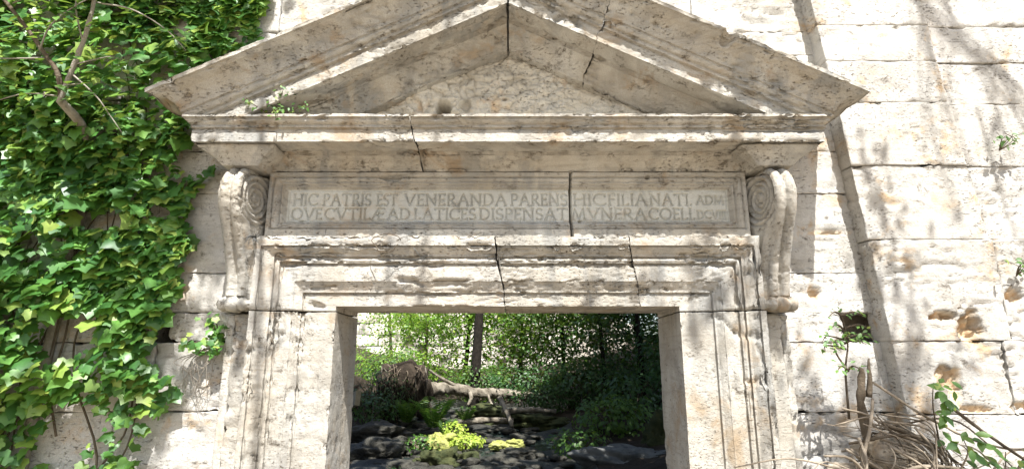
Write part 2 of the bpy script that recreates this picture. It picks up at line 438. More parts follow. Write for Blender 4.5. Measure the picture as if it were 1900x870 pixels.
# the buttress that steps forward on the right
BUT = thing('buttress', (3.4, 0, 0), 'projecting ashlar buttress right of the portal, its left edge leaning inward', 'buttress')
bz = [0, .45, .9, 1.313, 1.719, 2.313, 2.778, 3.195, 3.482, 3.74, 4.1, 4.5, 4.95, 5.6, 6.3, 7.0]
def edge2(z): return np.interp(z, [2.3, 2.78, 3.2, 3.9, 7], [2.89, 2.826, 2.785, 2.73, 2.5])
def but_block(x0, x1, z0, z1, k, f0=None, f1=None, dy=0., s=.03):
    zm = (z0 + z1) / 2
    def warp(p):
        t = np.clip((p[:, 0] - x0) / (x1 - x0), 0, 1); q = p.copy()
        if f0 is not None: q[:, 0] += (f0(p[:, 2]) - f0(zm)) * (1 - t)
        if f1 is not None: q[:, 0] += (f1(p[:, 2]) - f1(zm)) * t
        return q
    me = block_mesh('block', x0, x1 - .003, -.115 + dy + float(rng.uniform(-.005, .005)), .06, z0 + .0012, z1 - .0012, s, .004, .026, warp, k, scars=SCARS)
    link('block', me, M['wall'], BUT)
for z0, z1 in zip(bz[:-1], bz[1:]):
    k += 5; zm = (z0 + z1) / 2; s = (.014 if zm < 2.3 else .02) if .8 < zm < 4.2 else .1
    a0 = float(strip_x(zm))
    if z0 > 2.2:
        e2 = float(edge2(zm)); but_block(a0, e2, z0, z1, k, strip_x, edge2, 0, s)
        sh = .12 if z0 < 4 else 0
        x = e2; first = True
        while x < 4.6:
            x2 = x + float(rng.uniform(.55, .95)); k += 2
            but_block(x, x2, z0, z1, k, edge2 if first else None, None, .03, s if x < 3.6 else .1); x = x2; first = False
    else:
        x = a0; first = True
        while x < 4.6:
            x2 = x + float(rng.uniform(.6, 1.0)); k += 2
            but_block(x, x2, z0, z1, k, strip_x if first else None, None, 0, s if x < 3.4 else .1); x = x2; first = False
    k += 1

# ------------------------------------------------------------------ the portal
PORTAL = thing('stone_portal', (0, 0, 0), 'weathered travertine doorway with cracked pediment, scroll consoles and Latin inscription', 'portal')
def resample(pts, ds=.012, e=.003):
    """pts: closed polyline, any dimension; returns points and the weight of worn corners"""
    P = [np.array(q, float) for q in pts]; out = []; wt = []
    n = len(P)
    for i in range(n):
        a0, b0 = P[i], P[(i + 1) % n]; L = np.linalg.norm(b0 - a0)
        out.append(a0); wt.append(1.)
        if L > 2.5 * e:
            ts = [e / L] + list(np.linspace(e / L, 1 - e / L, max(2, int(L / ds) + 1))[1:-1]) + [1 - e / L]
            for t_ in ts:
                out.append(a0 + (b0 - a0) * t_); wt.append(1. if (t_ < 1.01 * e / L or t_ > 1 - 1.01 * e / L) else (.5 if min(t_, 1 - t_) * L < .016 else .12))
    return np.array(out), np.array(wt)
def sweep_mesh(name, V, wt, **kw):
    """V (npath, nprof, 3), profile closed"""
    n, m_, _ = V.shape
    Vf = V.reshape(-1, 3)
    i = np.arange(n - 1)[:, None] * m_; j = np.arange(m_)[None, :]; j2 = (j + 1) % m_
    F = np.stack([i + j, i + j2, i + m_ + j2, i + m_ + j], -1).reshape(-1, 4)
    bm = bmesh.new(); lay = bm.verts.layers.float.new('edgew'); vs = [bm.verts.new(v) for v in Vf]
    W = np.tile(wt, n)
    for v, w_ in zip(vs, W): v[lay] = w_
    for f in F:
        try: bm.faces.new([vs[q] for q in f])
        except ValueError: pass
    for row, rev in ((0, False), (n - 1, True)):
        ring = vs[row * m_:(row + 1) * m_]
        try: bm.faces.new(ring[::-1] if not rev else ring)
        except ValueError: pass
    bmesh.ops.recalc_face_normals(bm, faces=bm.faces)
    for f in bm.faces: f.smooth = len(f.verts) < 5
    me = bpy.data.meshes.new(name); bm.to_mesh(me); bm.free()
    ew = np.empty(len(me.vertices), np.float32); me.attributes['edgew'].data.foreach_get('value', ew)
    weather(me, edge=ew.astype(float), **kw)
    return me

# architrave and jambs: (offset out from the opening, height over the lintel's soffit, projection)
ARC = [(0, 0, -.40), (0, 0, .10), (.186, .069, .10), (.188, .071, .094), (.192, .075, .094), (.194, .077, .112), (.206, .092, .115), (.222, .118, .127), (.236, .138, .136), (.238, .140, .142),
       (.318, .234, .142), (.320, .236, .133), (.325, .241, .133), (.327, .243, .152), (.340, .258, .159), (.353, .272, .153), (.354, .274, .142), (.359, .279, .142), (.361, .281, .158), (.374, .295, .160), (.40, .317, .178), (.421, .333, .189),
       (.422, .335, .181), (.427, .339, .181), (.428, .341, .197), (.463, .40, .197), (.463, .40, -.03), (.32, .26, -.03), (.32, .26, -.39)]
arc, arcw = resample(ARC)
ZB = 1.918; ZJ = 1.886
gR = [([(1.19, 1.86), (1.24, 1.84), (1.275, 1.78), (1.30, 1.765)], .012, .016), ([(1.30, 1.76), (1.36, 1.74), (1.42, 1.725)], .016, .012),
      ([(1.40, 1.70), (1.42, 1.60)], .012, .015), ([(1.33, 1.50), (1.345, 1.49)], .014, .015), ([(1.44, 1.35), (1.45, 1.2)], .014, .015)]
gL = [([(-1.28, 1.76), (-1.33, 1.74), (-1.335, 1.70)], .012, .016), ([(-1.35, 1.70), (-1.45, 1.66)], .014, .016), ([(-1.445, 1.66), (-1.46, 1.58)], .018, .022),
      ([(-1.08, 1.52), (-1.12, 1.40)], .01, .012)]
for sgn in (-1, 1):
    zs = np.concatenate([np.arange(0, .9, .06), np.arange(.9, ZJ - .012, .016), [ZJ - .008, ZJ - .003]])
    V = np.zeros((len(zs), len(arc), 3))
    V[:, :, 0] = sgn * (1.0 + arc[None, :, 0]); V[:, :, 1] = -arc[None, :, 2]; V[:, :, 2] = zs[:, None]
    me = sweep_mesh('jamb', V, arcw, amp=.0022, pit=.007, seed=301 + sgn, chip=.014, gouges=gR if sgn > 0 else gL, strat=(30, 30, 22))
    link('jamb', me, M['portal'], PORTAL)
# lintel blocks: the end blocks turn down into the jamb, cracks between them
def crack(x0, x1, za, zb, seed):
    def f(z, side=0):
        z = np.asarray(z, float); t = (z - za) / (zb - za)
        return x0 + (x1 - x0) * t + .012 * fbm(np.stack([z * 16, z * 0 + seed, z * 0], -1).reshape(-1, 3), seed, 4, .6).reshape(z.shape) + side * np.maximum(.0004, .0035 * fbm(np.stack([z * 24, z * 0 + seed, z * 0 + side * 5], -1).reshape(-1, 3), seed + 40, 3).reshape(z.shape) + .0015)
    return f
c1 = crack(-.012, -.078, 1.918, 2.32, 3); c2 = crack(.78, .70, 1.918, 2.32, 8)
for q, (lf, rf) in enumerate([(None, c1), (c1, c2), (c2, None)]):
    rows = []
    X = 1.0 + arc[:, 0]; Zl = ZB + arc[:, 1]; Y = -arc[:, 2]; g = .0018
    if lf is None:
        for t_ in np.linspace(0, 1, 12): rows.append(np.stack([-X, Y, (ZJ + .003) + (Zl - ZJ - .003) * t_], 1))
    n = 60 if q != 1 else 50
    for i, t_ in enumerate(np.concatenate([[0, .004], np.linspace(.012, .988, n), [.996, 1]])):
        if lf is None and i == 0: continue
        if rf is None and i == n + 3: continue
        L0 = -X if lf is None else lf(Zl, 1)
        R0 = X if rf is None else rf(Zl, -1)
        rows.append(np.stack([L0 + (R0 - L0) * t_, Y, Zl], 1))
    if rf is None:
        for t_ in np.linspace(1, 0, 12): rows.append(np.stack([X, Y, (ZJ + .003) + (Zl - ZJ - .003) * t_], 1))
    gg = [([(1.30, 2.09), (1.37, 2.10), (1.46, 2.115)], .007, .03), ([(-.62, 2.07), (-.54, 2.06), (-.50, 2.04)], .016, .03), ([(-1.14, 2.02), (-1.0, 2.035)], .008, .02),
          ([(-1.13, 1.925), (-1.08, 1.915)], .02, .025), ([(-.72, 2.0), (-.62, 2.0)], .007, .02), ([(-1.16, 2.30), (-1.155, 2.2), (-1.17, 2.08)], .004, .012)]
    me = sweep_mesh('lintel_block', np.array(rows), arcw, amp=.0022, pit=.009, seed=331 + q, chip=.016, gouges=gg, strat=(26, 26, 80))
    link('lintel_block', me, M['portal'], PORTAL)

# ---- frieze with the cut inscription: two stones
def arc_pts(cx, cy, rx, ry, a0, a1, n=14):
    t_ = np.radians(np.linspace(a0, a1, n)); return [(cx + rx * math.cos(q), cy + ry * math.sin(q)) for q in t_]
def letter(ch):
    s = .07
    def sf(x, y): return [(x - s, y), (x + s, y)]
    if ch == 'I': return .14, [[(.07, 0), (.07, 1)], sf(.07, 0), sf(.07, 1)]
    if ch == 'H': return .8, [[(.08, 0), (.08, 1)], [(.72, 0), (.72, 1)], [(.08, .52), (.72, .52)], sf(.08, 0), sf(.08, 1), sf(.72, 0), sf(.72, 1)]
    if ch == 'C': return .78, [arc_pts(.48, .5, .46, .5, 48, 312, 22), [(.80, .78), (.80, .94)]]
    if ch == 'P': return .58, [[(.1, 0), (.1, 1)], [(.1, 1), (.3, 1)] + arc_pts(.3, .74, .26, .26, 90, -90) + [(.1, .48)], sf(.1, 0)]
    if ch == 'R': return .68, [[(.1, 0), (.1, 1)], [(.1, 1), (.3, 1)] + arc_pts(.3, .75, .25, .25, 90, -90) + [(.1, .5)], [(.28, .5), (.68, 0)], sf(.1, 0)]
    if ch == 'A': return .85, [[(.04, 0), (.43, 1)], [(.43, 1), (.82, 0)], [(.2, .38), (.66, .38)], sf(.05, 0), sf(.8, 0)]
    if ch == 'T': return .75, [[(.37, 0), (.37, 1)], [(0, 1), (.75, 1)], sf(.37, 0), [(0, 1), (0, .9)], [(.75, 1), (.75, .9)]]
    if ch == 'S': return .52, [arc_pts(.27, .74, .23, .25, 35, 270, 14) + arc_pts(.27, .24, .25, .25, 90, -150, 14)]
    if ch == 'E': return .5, [[(.08, 0), (.08, 1)], [(.0, 1), (.48, 1)], [(.08, .52), (.4, .52)], [(.0, 0), (.5, 0)], [(.48, 1), (.48, .92)], [(.5, 0), (.5, .1)]]
    if ch == 'F': return .5, [[(.08, 0), (.08, 1)], [(.0, 1), (.48, 1)], [(.08, .52), (.4, .52)], sf(.08, 0), [(.48, 1), (.48, .9)]]
    if ch == 'L': return .52, [[(.08, 0), (.08, 1)], [(.0, 0), (.5, 0)], sf(.08, 1), [(.5, 0), (.5, .12)]]
    if ch == 'V': return .85, [[(.04, 1), (.43, 0)], [(.43, 0), (.82, 1)], sf(.04, 1), sf(.82, 1)]
    if ch == 'N': return .85, [[(.08, 0), (.08, 1)], [(.08, 1), (.76, 0)], [(.76, 0), (.76, 1)], sf(.08, 0), sf(.76, 1), sf(.06, 1)]
    if ch == 'D': return .8, [[(.08, 0), (.08, 1)], [(.0, 1), (.3, 1)] + arc_pts(.3, .5, .46, .5, 90, -90, 18) + [(.0, 0)]]
    if ch == 'M': return 1.0, [[(.04, 0), (.16, 1)], [(.16, 1), (.5, .05)], [(.5, .05), (.84, 1)], [(.84, 1), (.96, 0)], sf(.05, 0), sf(.95, 0)]
    if ch == 'O': return .95, [arc_pts(.48, .5, .46, .5, 0, 360, 28)]
    if ch == 'Q': return .95, [arc_pts(.48, .5, .46, .5, 0, 360, 28), [(.55, .05), (.8, -.12), (1.05, -.16)]]
    if ch == 'Æ': return 1.1, [[(.0, 0), (.5, 1)], [(.55, 0), (.55, 1)], [(.25, .4), (.55, .4)], [(.45, 1), (1.0, 1)], [(.55, .52), (.92, .52)], [(.5, 0), (1.05, 0)], sf(.02, 0)]
    if ch == '.': return .1, [[(.05, .03), (.05, .08)]]
    return .3, []
def word_strokes(txt, x0, x1, z0, h):
    gap = .2; ws = [letter(c)[0] for c in txt]; tot = sum(ws) + gap * (len(txt) - 1)
    sc = (x1 - x0) / tot; x = x0; out = []
    for c in txt:
        w_, st = letter(c)
        for s_ in st: out.append([(x + px * sc, z0 + py * h) for px, py in s_])
        x += (w_ + gap) * sc
    return out
L1 = [('HIC', -1.316, -1.171), ('PATRIS', -1.134, -.842), ('EST', -.802, -.68), ('VENERANDA', -.633, -.01), ('PARENS', .02, .362), ('HIC', .405, .597), ('FILIA', .62, .852), ('NATI.', .875, 1.128)]
L2 = [('QVE', -1.322, -1.138), ('CVTILÆ', -1.118, -.749), ('AD', -.732, -.60), ('LATICES', -.57, -.198), ('DISPENSAT', -.171, .362), ('MVNERA', .395, .844), ('COELI.', .864, 1.142)]
strokes = []
for t_, a0, b0 in L1: strokes += word_strokes(t_, a0, b0, 2.538, .072)
for t_, a0, b0 in L2: strokes += word_strokes(t_, a0, b0, 2.447, .070)
strokes += word_strokes('ADM', 1.160, 1.325, 2.545, .052) + word_strokes('DCVIII', 1.160, 1.333, 2.452, .050)
def frieze(xa, xb, seed):
    xs = np.arange(xa, xb, .0032); zs = np.arange(2.322, 2.7285, .0032)
    a, b_ = np.meshgrid(xs, zs, indexing='ij'); x = a.ravel(); z = b_.ravel()
    P = np.stack([x, x * 0, z], 1)
    jit = .002 * vnoise(P * 25, 5)
    def ins(hx, z0, z1): return np.minimum(hx - np.abs(x), np.minimum(z - z0, z1 - z)) + jit
    sm = lambda d, wd: np.clip(d / wd, 0, 1)
    d1 = ins(1.43, 2.375, 2.705); d2 = ins(1.405, 2.387, 2.683); d3 = ins(1.372, 2.408, 2.66)
    groove = lambda d, at, wd: np.clip(1 - np.abs(d - at) / wd, 0, 1)
    p = .124 - .010 * sm(d1, .004) - .020 * sm(d2, .018) - .016 * groove(d1, .004, .006) - .016 * groove(d2, .026, .006)
    p += .014 * sm(d3 + .010, .003); p -= .044 * sm(d3, .024); p -= .010 * groove(d3, .030, .005)
    # raised lip round the field
    # letters, V-cut
    cut = np.full(len(x), 9.)
    for s_ in strokes:
        for (ax, az), (bx, bz_) in zip(s_[:-1], s_[1:]):
            lo, hi = min(ax, bx) - .008, max(ax, bx) + .008
            i0, i1 = np.searchsorted(xs, [lo, hi])
            if i0 >= i1: continue
            sl_ = slice(i0 * len(zs), i1 * len(zs))
            px, pz = x[sl_], z[sl_]; abx, abz = bx - ax, bz_ - az
            tt = np.clip(((px - ax) * abx + (pz - az) * abz) / (abx**2 + abz**2 + 1e-12), 0, 1)
            cut[sl_] = np.minimum(cut[sl_], np.hypot(px - ax - tt * abx, pz - az - tt * abz))
    wear = np.clip(1.0 + .6 * fbm(P * 7, 91, 3), .78, 1)
    p -= .016 * wear * np.clip((.0064 - cut) / .0042, 0, 1)
    # spalls and pits in the field
    pn = fbm(P * np.array([34, 1, 40]), 95, 3); ar = np.clip(fbm(P * 2.4, 96, 3) * 2.2 + .15, 0, 1)
    p -= .0025 * ar * np.clip((pn - .22) / .15, 0, 1)
    p += .0018 * fbm(P * 12, 97, 4)
    # chips out of the top moulding
    for cx, cz_, rx, rz in ((-.70, 2.70, .10, .022), (.855, 2.70, .02, .02), (.44, 2.43, .012, .012)):
        r = np.hypot((x - cx) / rx, (z - cz_) / rz) + .5 * fbm(P * 22, 98, 3)
        p -= .03 * np.clip((1 - r) / .4, 0, 1)
    p -= .03 * ((x - xa < .004) | (xb - x < .0065)) * 1.0
    V = np.stack([x, -p, z], 1)
    nx, nz = len(xs), len(zs)
    me = np_mesh('frieze_stone', V, grid_faces(nx, nz))
    # close the stone behind its face
    bm = bmesh.new(); bm.from_mesh(me)
    be = [e for e in bm.edges if e.is_boundary]
    r_ = bmesh.ops.extrude_edge_only(bm, edges=be)
    vs = [v for v in r_['geom'] if isinstance(v, bmesh.types.BMVert)]
    for v in vs: v.co.y = .25
    be = [e for e in bm.edges if e.is_boundary]
    bmesh.ops.holes_fill(bm, edges=be, sides=0)
    bmesh.ops.recalc_face_normals(bm, faces=bm.faces)
    bm.to_mesh(me); bm.free(); me.update()
    o = link('inscribed_frieze_stone', me, M['portal'], PORTAL); me.materials.append(M['field'])
    cen = np.empty(len(me.polygons) * 3, np.float32); me.polygons.foreach_get('center', cen); cen = cen.reshape(-1, 3)
    fld = (np.abs(cen[:, 0]) < 1.350) & (cen[:, 2] > 2.431) & (cen[:, 2] < 2.637) & (cen[:, 1] < 0)
    me.polygons.foreach_set('material_index', fld.astype(np.int32))
    return o
frieze(-1.455, .381, 1)['label'] = 'longer left inscription stone, its line starting HIC PATRIS'
frieze(.388, 1.455, 2)['label'] = 'shorter right inscription stone ending in the date'

# ---- level cornice
COR = [(-.02, 2.732), (.128, 2.732), (.132, 2.748), (.142, 2.765), (.162, 2.787), (.192, 2.803), (.205, 2.806), (.208, 2.826), (.214, 2.836), (.222, 2.836), (.226, 2.824), (.30, 2.825), (.366, 2.827), (.372, 2.836), (.378, 2.836), (.382, 2.815), (.402, 2.815), (.402, 2.886),
       (.398, 2.889), (.398, 2.894), (.414, 2.896), (.416, 2.906), (.412, 2.909), (.412, 2.913), (.420, 2.916), (.431, 2.924), (.438, 2.938), (.434, 2.941), (.434, 2.945), (.449, 2.947), (.450, 2.964), (.40, 2.972), (-.02, 3.0)]
cor, corw = resample(COR)
def xend(p): return 1.565 + .575 * p + .25 * np.maximum(0, p - .402)
cc = crack(-.515, -.55, 2.73, 2.96, 12)
for q in range(2):
    rows = []; p_, h_ = cor[:, 0], cor[:, 1]; xe = xend(p_); g = .002
    yb = np.full_like(p_, .03)
    if q == 0:
        for t_ in np.linspace(0, 1, 10)[:-1]: rows.append(np.stack([-xe, .03 + (-p_ - .03) * t_, h_], 1))
        A, B = -xe, cc(h_, -1)
    else: A, B = cc(h_, 1), xe
    n = 75 if q == 0 else 140
    for t_ in np.concatenate([[0], np.linspace(.004, .996, n), [1]]): rows.append(np.stack([A + (B - A) * t_, -p_, h_], 1))
    if q == 1:
        for t_ in np.linspace(1, 0, 10)[1:]: rows.append(np.stack([xe, .03 + (-p_ - .03) * t_, h_], 1))
    me = sweep_mesh('cornice_block', np.array(rows), corw, amp=.002, pit=.008, seed=401 + q, chip=.014, strat=(26, 26, 80))
    link('cornice_block', me, M['portal'], PORTAL)

# ---- raking cornices: (projection, height at the apex)
SL = .482
RAK = [(-.03, 3.56), (.10, 3.556), (.118, 3.56), (.124, 3.59), (.14, 3.625), (.17, 3.665), (.205, 3.688), (.215, 3.69), (.218, 3.715), (.224, 3.726), (.232, 3.726), (.236, 3.714), (.37, 3.716), (.376, 3.704), (.400, 3.704), (.400, 3.782),
       (.395, 3.786), (.395, 3.794), (.414, 3.797), (.416, 3.812), (.411, 3.816), (.411, 3.823), (.426, 3.828), (.434, 3.842), (.437, 3.853), (.430, 3.857), (.430, 3.865), (.440, 3.870), (.447, 3.90), (.463, 3.935), (.49, 3.968), (.522, 3.988), (.534, 4.000), (.534, 4.004), (.548, 4.008), (.550, 4.034), (.45, 4.055), (-.03, 4.10)]
rak, rakw = resample(RAK)
p_, h_ = rak[:, 0], rak[:, 1]
xe = np.where(p_ > .4, 1.80 + (p_ - .4) * 1.34, 1.80)
xe = np.minimum(xe, (h_ - 2.935) / SL)
ck = lambda h: .47 + .14 * (h - 3.55) / .45 + .012 * vnoise(np.stack([h * 20, h * 0, h * 0], 1), 4)
def rake(side, xa, xb, ret, seed, n, gouges=None):
    rows = []
    line = lambda x: h_ - SL * x
    for t_ in np.concatenate([[0, .004], np.linspace(.012, .99, n), [1]]):
        x = xa + (xb - xa) * t_; rows.append(np.stack([side * x, -p_, line(x)], 1))
    if ret:
        for t_ in np.linspace(0, 1, 9)[1:]:
            rows.append(np.stack([side * xb, -p_ + (.03 + p_) * t_, line(xb)], 1))
    me = sweep_mesh('raking_cornice_block', np.array(rows), rakw, amp=.0025, pit=.008, seed=seed, chip=.016, gouges=gouges, strat=(24, 24, 60))
    return link('raking_cornice_block', me, M['portal'], PORTAL)
one = np.ones_like(p_)
rake(-1, .003 * one, xe, True, 431, 120, [([(-.40, 3.36), (-.44, 3.52), (-.52, 3.62), (-.5, 3.8)], .004, .014), ([(-1.85, 3.10), (-1.88, 3.13)], .02, .02)])
rake(1, .006 * one, np.minimum(ck(h_) + .0004, xe), False, 432, 40, [([(.30, 3.60), (.36, 3.62), (.42, 3.56)], .022, .03)])
rake(1, np.minimum(ck(h_) - .0004, xe - .01), xe, True, 433, 90, [([(.56, 3.30), (.75, 3.2), (.95, 3.12)], .028, .03), ([(1.23, 3.42), (1.25, 3.40)], .03, .05)])

# ---- tympanum: torn rubble and mortar
xs = np.arange(-1.45, 1.45, .006); zs = np.arange(2.93, 3.63, .006)
a, b_ = np.meshgrid(xs, zs, indexing='ij'); x = a.ravel(); z = b_.ravel(); P = np.stack([x, x * 0, z], 1)
# split stones bedded in mortar: each has its own face depth and tilt
sx = rng.uniform(-1.5, 1.5, 420); sz = rng.uniform(2.9, 3.65, 420); soff = rng.uniform(-.03, .035, 420); tx = rng.normal(0, .28, 420); tz = rng.normal(-.1, .32, 420)
wx = x + .03 * fbm(P * 9, 61, 3); wz = z + .02 * fbm(P * 11, 62, 3)
d1 = np.full(len(x), 9.); d2 = d1.copy(); id1 = np.zeros(len(x), int)
for q in range(420):
    d = np.hypot((wx - sx[q]) * .62, wz - sz[q]); nearer = d < d1
    d2 = np.where(nearer, d1, np.minimum(d2, d)); id1 = np.where(nearer, q, id1); d1 = np.where(nearer, d, d1)
lft = np.clip(.62 - x * .8, .3, 1.0)
p = .05 + .5 * lft * (soff[id1] + tx[id1] * (wx - sx[id1]) + tz[id1] * (wz - sz[id1])) - .012 * np.clip(1 - (d2 - d1) / .010, 0, 1) * np.clip(lft + .2, 0, 1)
p += .03 * fbm(P * 3.5, 64, 3) + .02 * fbm(P * np.array([22, 1, 30]), 63, 4, .65)
low = np.clip((3.02 - z) / .06, 0, 1); p += .05 * low * np.clip(fbm(P * 9, 64, 3) + .35, 0, 1)
for hx, hz, hr, dp in ((-.40, 3.185, .05, .3), (-.02, 3.25, .018, .05), (-.28, 3.20, .05, .05), (.12, 3.12, .04, .03)):
    r = np.hypot(x - hx, z - hz) / hr + .55 * fbm(P * 16, 65, 3); p -= dp * np.clip((1.1 - r) / .6, 0, 1)
p = np.clip(p, -.2, .12)
me = np_mesh('tympanum', np.stack([x, -p, z], 1), grid_faces(len(xs), len(zs)))
raw = np.clip((fbm(P * 5, 70, 4) - .28) / .12, 0, 1) * .8
at = me.attributes.new('raw', 'FLOAT', 'POINT'); at.data.foreach_set('value', raw.astype(np.float32))
link('tympanum', me, M['tymp'], PORTAL)['label'] = 'rough torn mortar and rubble filling of the pediment'

# ---- scroll consoles and the cap blocks over them
CON = [(-.02, 2.705), (.10, 2.708), (.20, 2.704), (.285, 2.672), (.335, 2.60), (.343, 2.52), (.318, 2.43), (.27, 2.34), (.222, 2.25), (.182, 2.16), (.155, 2.08), (.143, 2.01), (.142, 1.968)]
ROLL = [(.148, 1.962), (.178, 1.956), (.198, 1.925), (.182, 1.893), (.145, 1.884), (.08, 1.886), (-.02, 1.888)]
def console(side):
    cur = smooth_line(CON, 12); cur = np.concatenate([cur, smooth_line(ROLL, 7)])
    T = np.gradient(cur, axis=0); T /= np.linalg.norm(T, axis=1, keepdims=True); Nn = np.stack([-T[:, 1], T[:, 0]], 1)  # outward in (p,z)
    if Nn[len(Nn) // 3, 0] < 0: Nn = -Nn
    x0, x1 = 1.512, 1.640; nu = 34; us = np.linspace(-1, 1, nu)
    isroll = np.arange(len(cur)) >= len(smooth_line(CON, 12))
    front = np.zeros((len(cur), nu, 3))
    for i, (pp, zz) in enumerate(cur):
        lob = .030 * np.abs(np.sin(math.pi * (us + .06)))**.6 * (np.abs(us) < .99) if not isroll[i] else .016 * np.abs(np.cos(math.pi * .5 * us * 2.2))**.5 * (1 - us**6)
        ext = .016 if isroll[i] else 0
        xx = (x0 + x1) / 2 + us * ((x1 - x0) / 2 + ext)
        q = cur[i] + Nn[i] * (lob - .012)[:, None]
        front[i] = np.stack([side * xx, -q[:, 0], q[:, 1]], 1)
    Vs = [front.reshape(-1, 3)]; Fs = [grid_faces(len(cur), nu)]; off = len(Vs[0])
    nt_ = 46
    for ui, sg in ((0, -1), (nu - 1, 1)):
        g_ = np.zeros((len(cur), nt_, 3))
        for j, t_ in enumerate(np.linspace(0, 1, nt_)):
            pz = front[:, ui]; back = pz.copy(); back[:, 1] = .02; back[:, 2] = np.clip(back[:, 2], 1.89, 2.66)
            g_[:, j] = pz + (back - pz) * t_
        pp = -g_[:, :, 1]; zz = g_[:, :, 2]; cx, cz_ = .175, 2.545
        r = np.hypot(pp - cx, (zz - cz_)); th = np.arctan2(zz - cz_, pp - cx)
        Rr = .165; turn = (r / .034 - th / (2 * math.pi)) % 1.0
        dep = np.where(r < Rr, .026 * np.clip(1 - r / Rr, 0, 1)**.8 + .020 * np.clip(np.abs(turn - .5) * 4 - 1.05, -.3, 1), 0)
        dep = np.where(r < .022, .012, dep)
        band = np.clip(1 - np.abs(np.linspace(0, 1, nt_)[None, :] * (pp * 0 + 1) - .0) / .02, 0, 1)
        low = (zz < 2.38) & (np.linspace(0, 1, nt_)[None, :] > .16); dep = dep + .006 * low
        g_[:, :, 0] += side * (-sg) * dep
        if sg < 0: g_[:, :, 0] -= side * .055 * np.clip((.345 - pp) / .3, 0, 1) * np.clip(np.linspace(0, 1, nt_)[None, :] * 8, 0, 1)
        Vs.append(g_.reshape(-1, 3)); Fs.append(grid_faces(len(cur), nt_, off)); off += len(cur) * nt_
    me = np_mesh('console', np.concatenate(Vs), np.concatenate(Fs)); weld(me, 2e-4)
    weather(me, .003, .009, 8, 500 + side, strat=(22, 22, 26))
    o = link('scroll_console', me, M['portal'], PORTAL)
    return o
console(-1); console(1)
for side in (-1, 1):
    me = block_mesh('console_cap', 1.36, 1.78, -.35, .02, 2.716, 2.822, .02, .006, .010, None, 520 + side, .002, .006)
    p = get_co(me); t_ = np.clip((2.822 - p[:, 2]) / .114, 0, 1); t_ = np.where(t_ < .25, t_ * .1, np.where(t_ < .32, .25, .25 + ((t_ - .32) / .68) ** .6 * .85))
    cxm = 1.56; hw = .225 - .115 * t_
    p[:, 0] = cxm + (p[:, 0] - 1.57) / .21 * hw
    p[:, 1] = np.where(p[:, 1] < 0, p[:, 1] * (1 - .22 * t_) - .012, p[:, 1])
    p[:, 0] *= side; set_co(me, p)
    if side < 0: me.flip_normals()
    link('console_cap', me, M['portal'], PORTAL)
    # backing strip behind jamb and console, with its own worn bead
    gz = [(side * 1.62, 1.5, .03, .05)]
    me = block_mesh('backing_strip', 1.445, 1.60, -.075, .02, 0, 1.878, .025, .008, .022, None, 540 + side, .004, .014,
                    gouges=[([(1.53, 0), (1.53, 1.9)], .004, .012)])
    p = get_co(me); p[:, 0] *= side; set_co(me, p)
    if side < 0: me.flip_normals()
    link('backing_strip', me, M['portal'], PORTAL)
    me = block_mesh('backing_strip', 1.604, 1.655, -.045, .02, 0, 1.872, .025, .008, .03, None, 545 + side, .004, .014)
    p = get_co(me); p[:, 0] *= side; set_co(me, p)
    if side < 0: me.flip_normals()
    link('backing_strip', me, M['portal'], PORTAL)

#@@PLANTS
# ------------------------------------------------------------------ leaves
def norm(v): return v / np.maximum(np.linalg.norm(v, axis=-1, keepdims=True), 1e-9)
IVY_OUT = [(0, .08), (.22, -.06), (.46, .08), (.42, .28), (.52, .50), (.28, .62), (0, .98), (-.28, .62), (-.52, .50), (-.42, .28), (-.46, .08), (-.22, -.06)]
def ivy_template(curl, tw):
    o = [(x, y) for x, y in IVY_OUT]; V = [(0, .38)] + o
    V = np.array([(x, y - .1, -curl * ((x * 1.2)**2 + (y - .35)**2 * .7) + .10 * abs(x) + tw * x * y) for x, y in V])
    n = len(o); F = np.array([(0, 1 + i, 1 + (i + 1) % n) for i in range(n)])
    return V, F
def oval_template(wd=.5, curl=.2):
    V = np.array([(0, 0, 0), (wd * .42, .28, .05 - curl * .05), (wd * .5, .55, .06 - curl * .2), (0, 1, -curl * .5), (-wd * .5, .55, .06 - curl * .2), (-wd * .42, .28, .05 - curl * .05), (0, .45, -.02)])
    F = np.array([(6, 0, 1), (6, 1, 2), (6, 2, 3), (6, 3, 4), (6, 4, 5), (6, 5, 0)])
    return V, F
def quad_template(wd=.6):
    V = np.array([(0, 0, 0), (wd * .5, .5, .08), (0, 1, -.06), (-wd * .5, .5, .08)]); F = np.array([(0, 1, 2), (0, 2, 3)]); return V, F
def frames(pos, nrm, tip):
    n = norm(nrm); t_ = norm(tip - (tip * n).sum(1, keepdims=True) * n); x = np.cross(t_, n); return x, t_, n
def leaf_cloud(name, tpl, pos, nrm, tip, size):
    V0, F0 = tpl; x, t_, n = frames(pos, nrm, tip); s = size[:, None, None]
    V = pos[:, None, :] + s * (V0[None, :, 0, None] * x[:, None] + V0[None, :, 1, None] * t_[:, None] + V0[None, :, 2, None] * n[:, None])
    F = F0[None] + (np.arange(len(pos)) * len(V0))[:, None, None]
    return np_mesh(name, V.reshape(-1, 3), F.reshape(-1, 3))
def leaf_objects(parent, meshes, mat, pos, nrm, tip, size, name='leaf'):
    x, t_, n = frames(pos, nrm, tip); rl = root_loc(parent)
    for i in range(len(pos)):
        me = meshes[i % len(meshes)]
        if not me.materials: me.materials.append(mat)
        o = bpy.data.objects.new(name, me); C.objects.link(o); o.parent = parent
        s = float(size[i]); m4 = Matrix.Identity(4)
        for r_ in range(3):
            m4[r_][0] = x[i, r_] * s; m4[r_][1] = t_[i, r_] * s; m4[r_][2] = n[i, r_] * s; m4[r_][3] = pos[i, r_] - rl[r_]
        o.matrix_local = m4
def jit(n, a): return rng.normal(0, a, (n, 3))
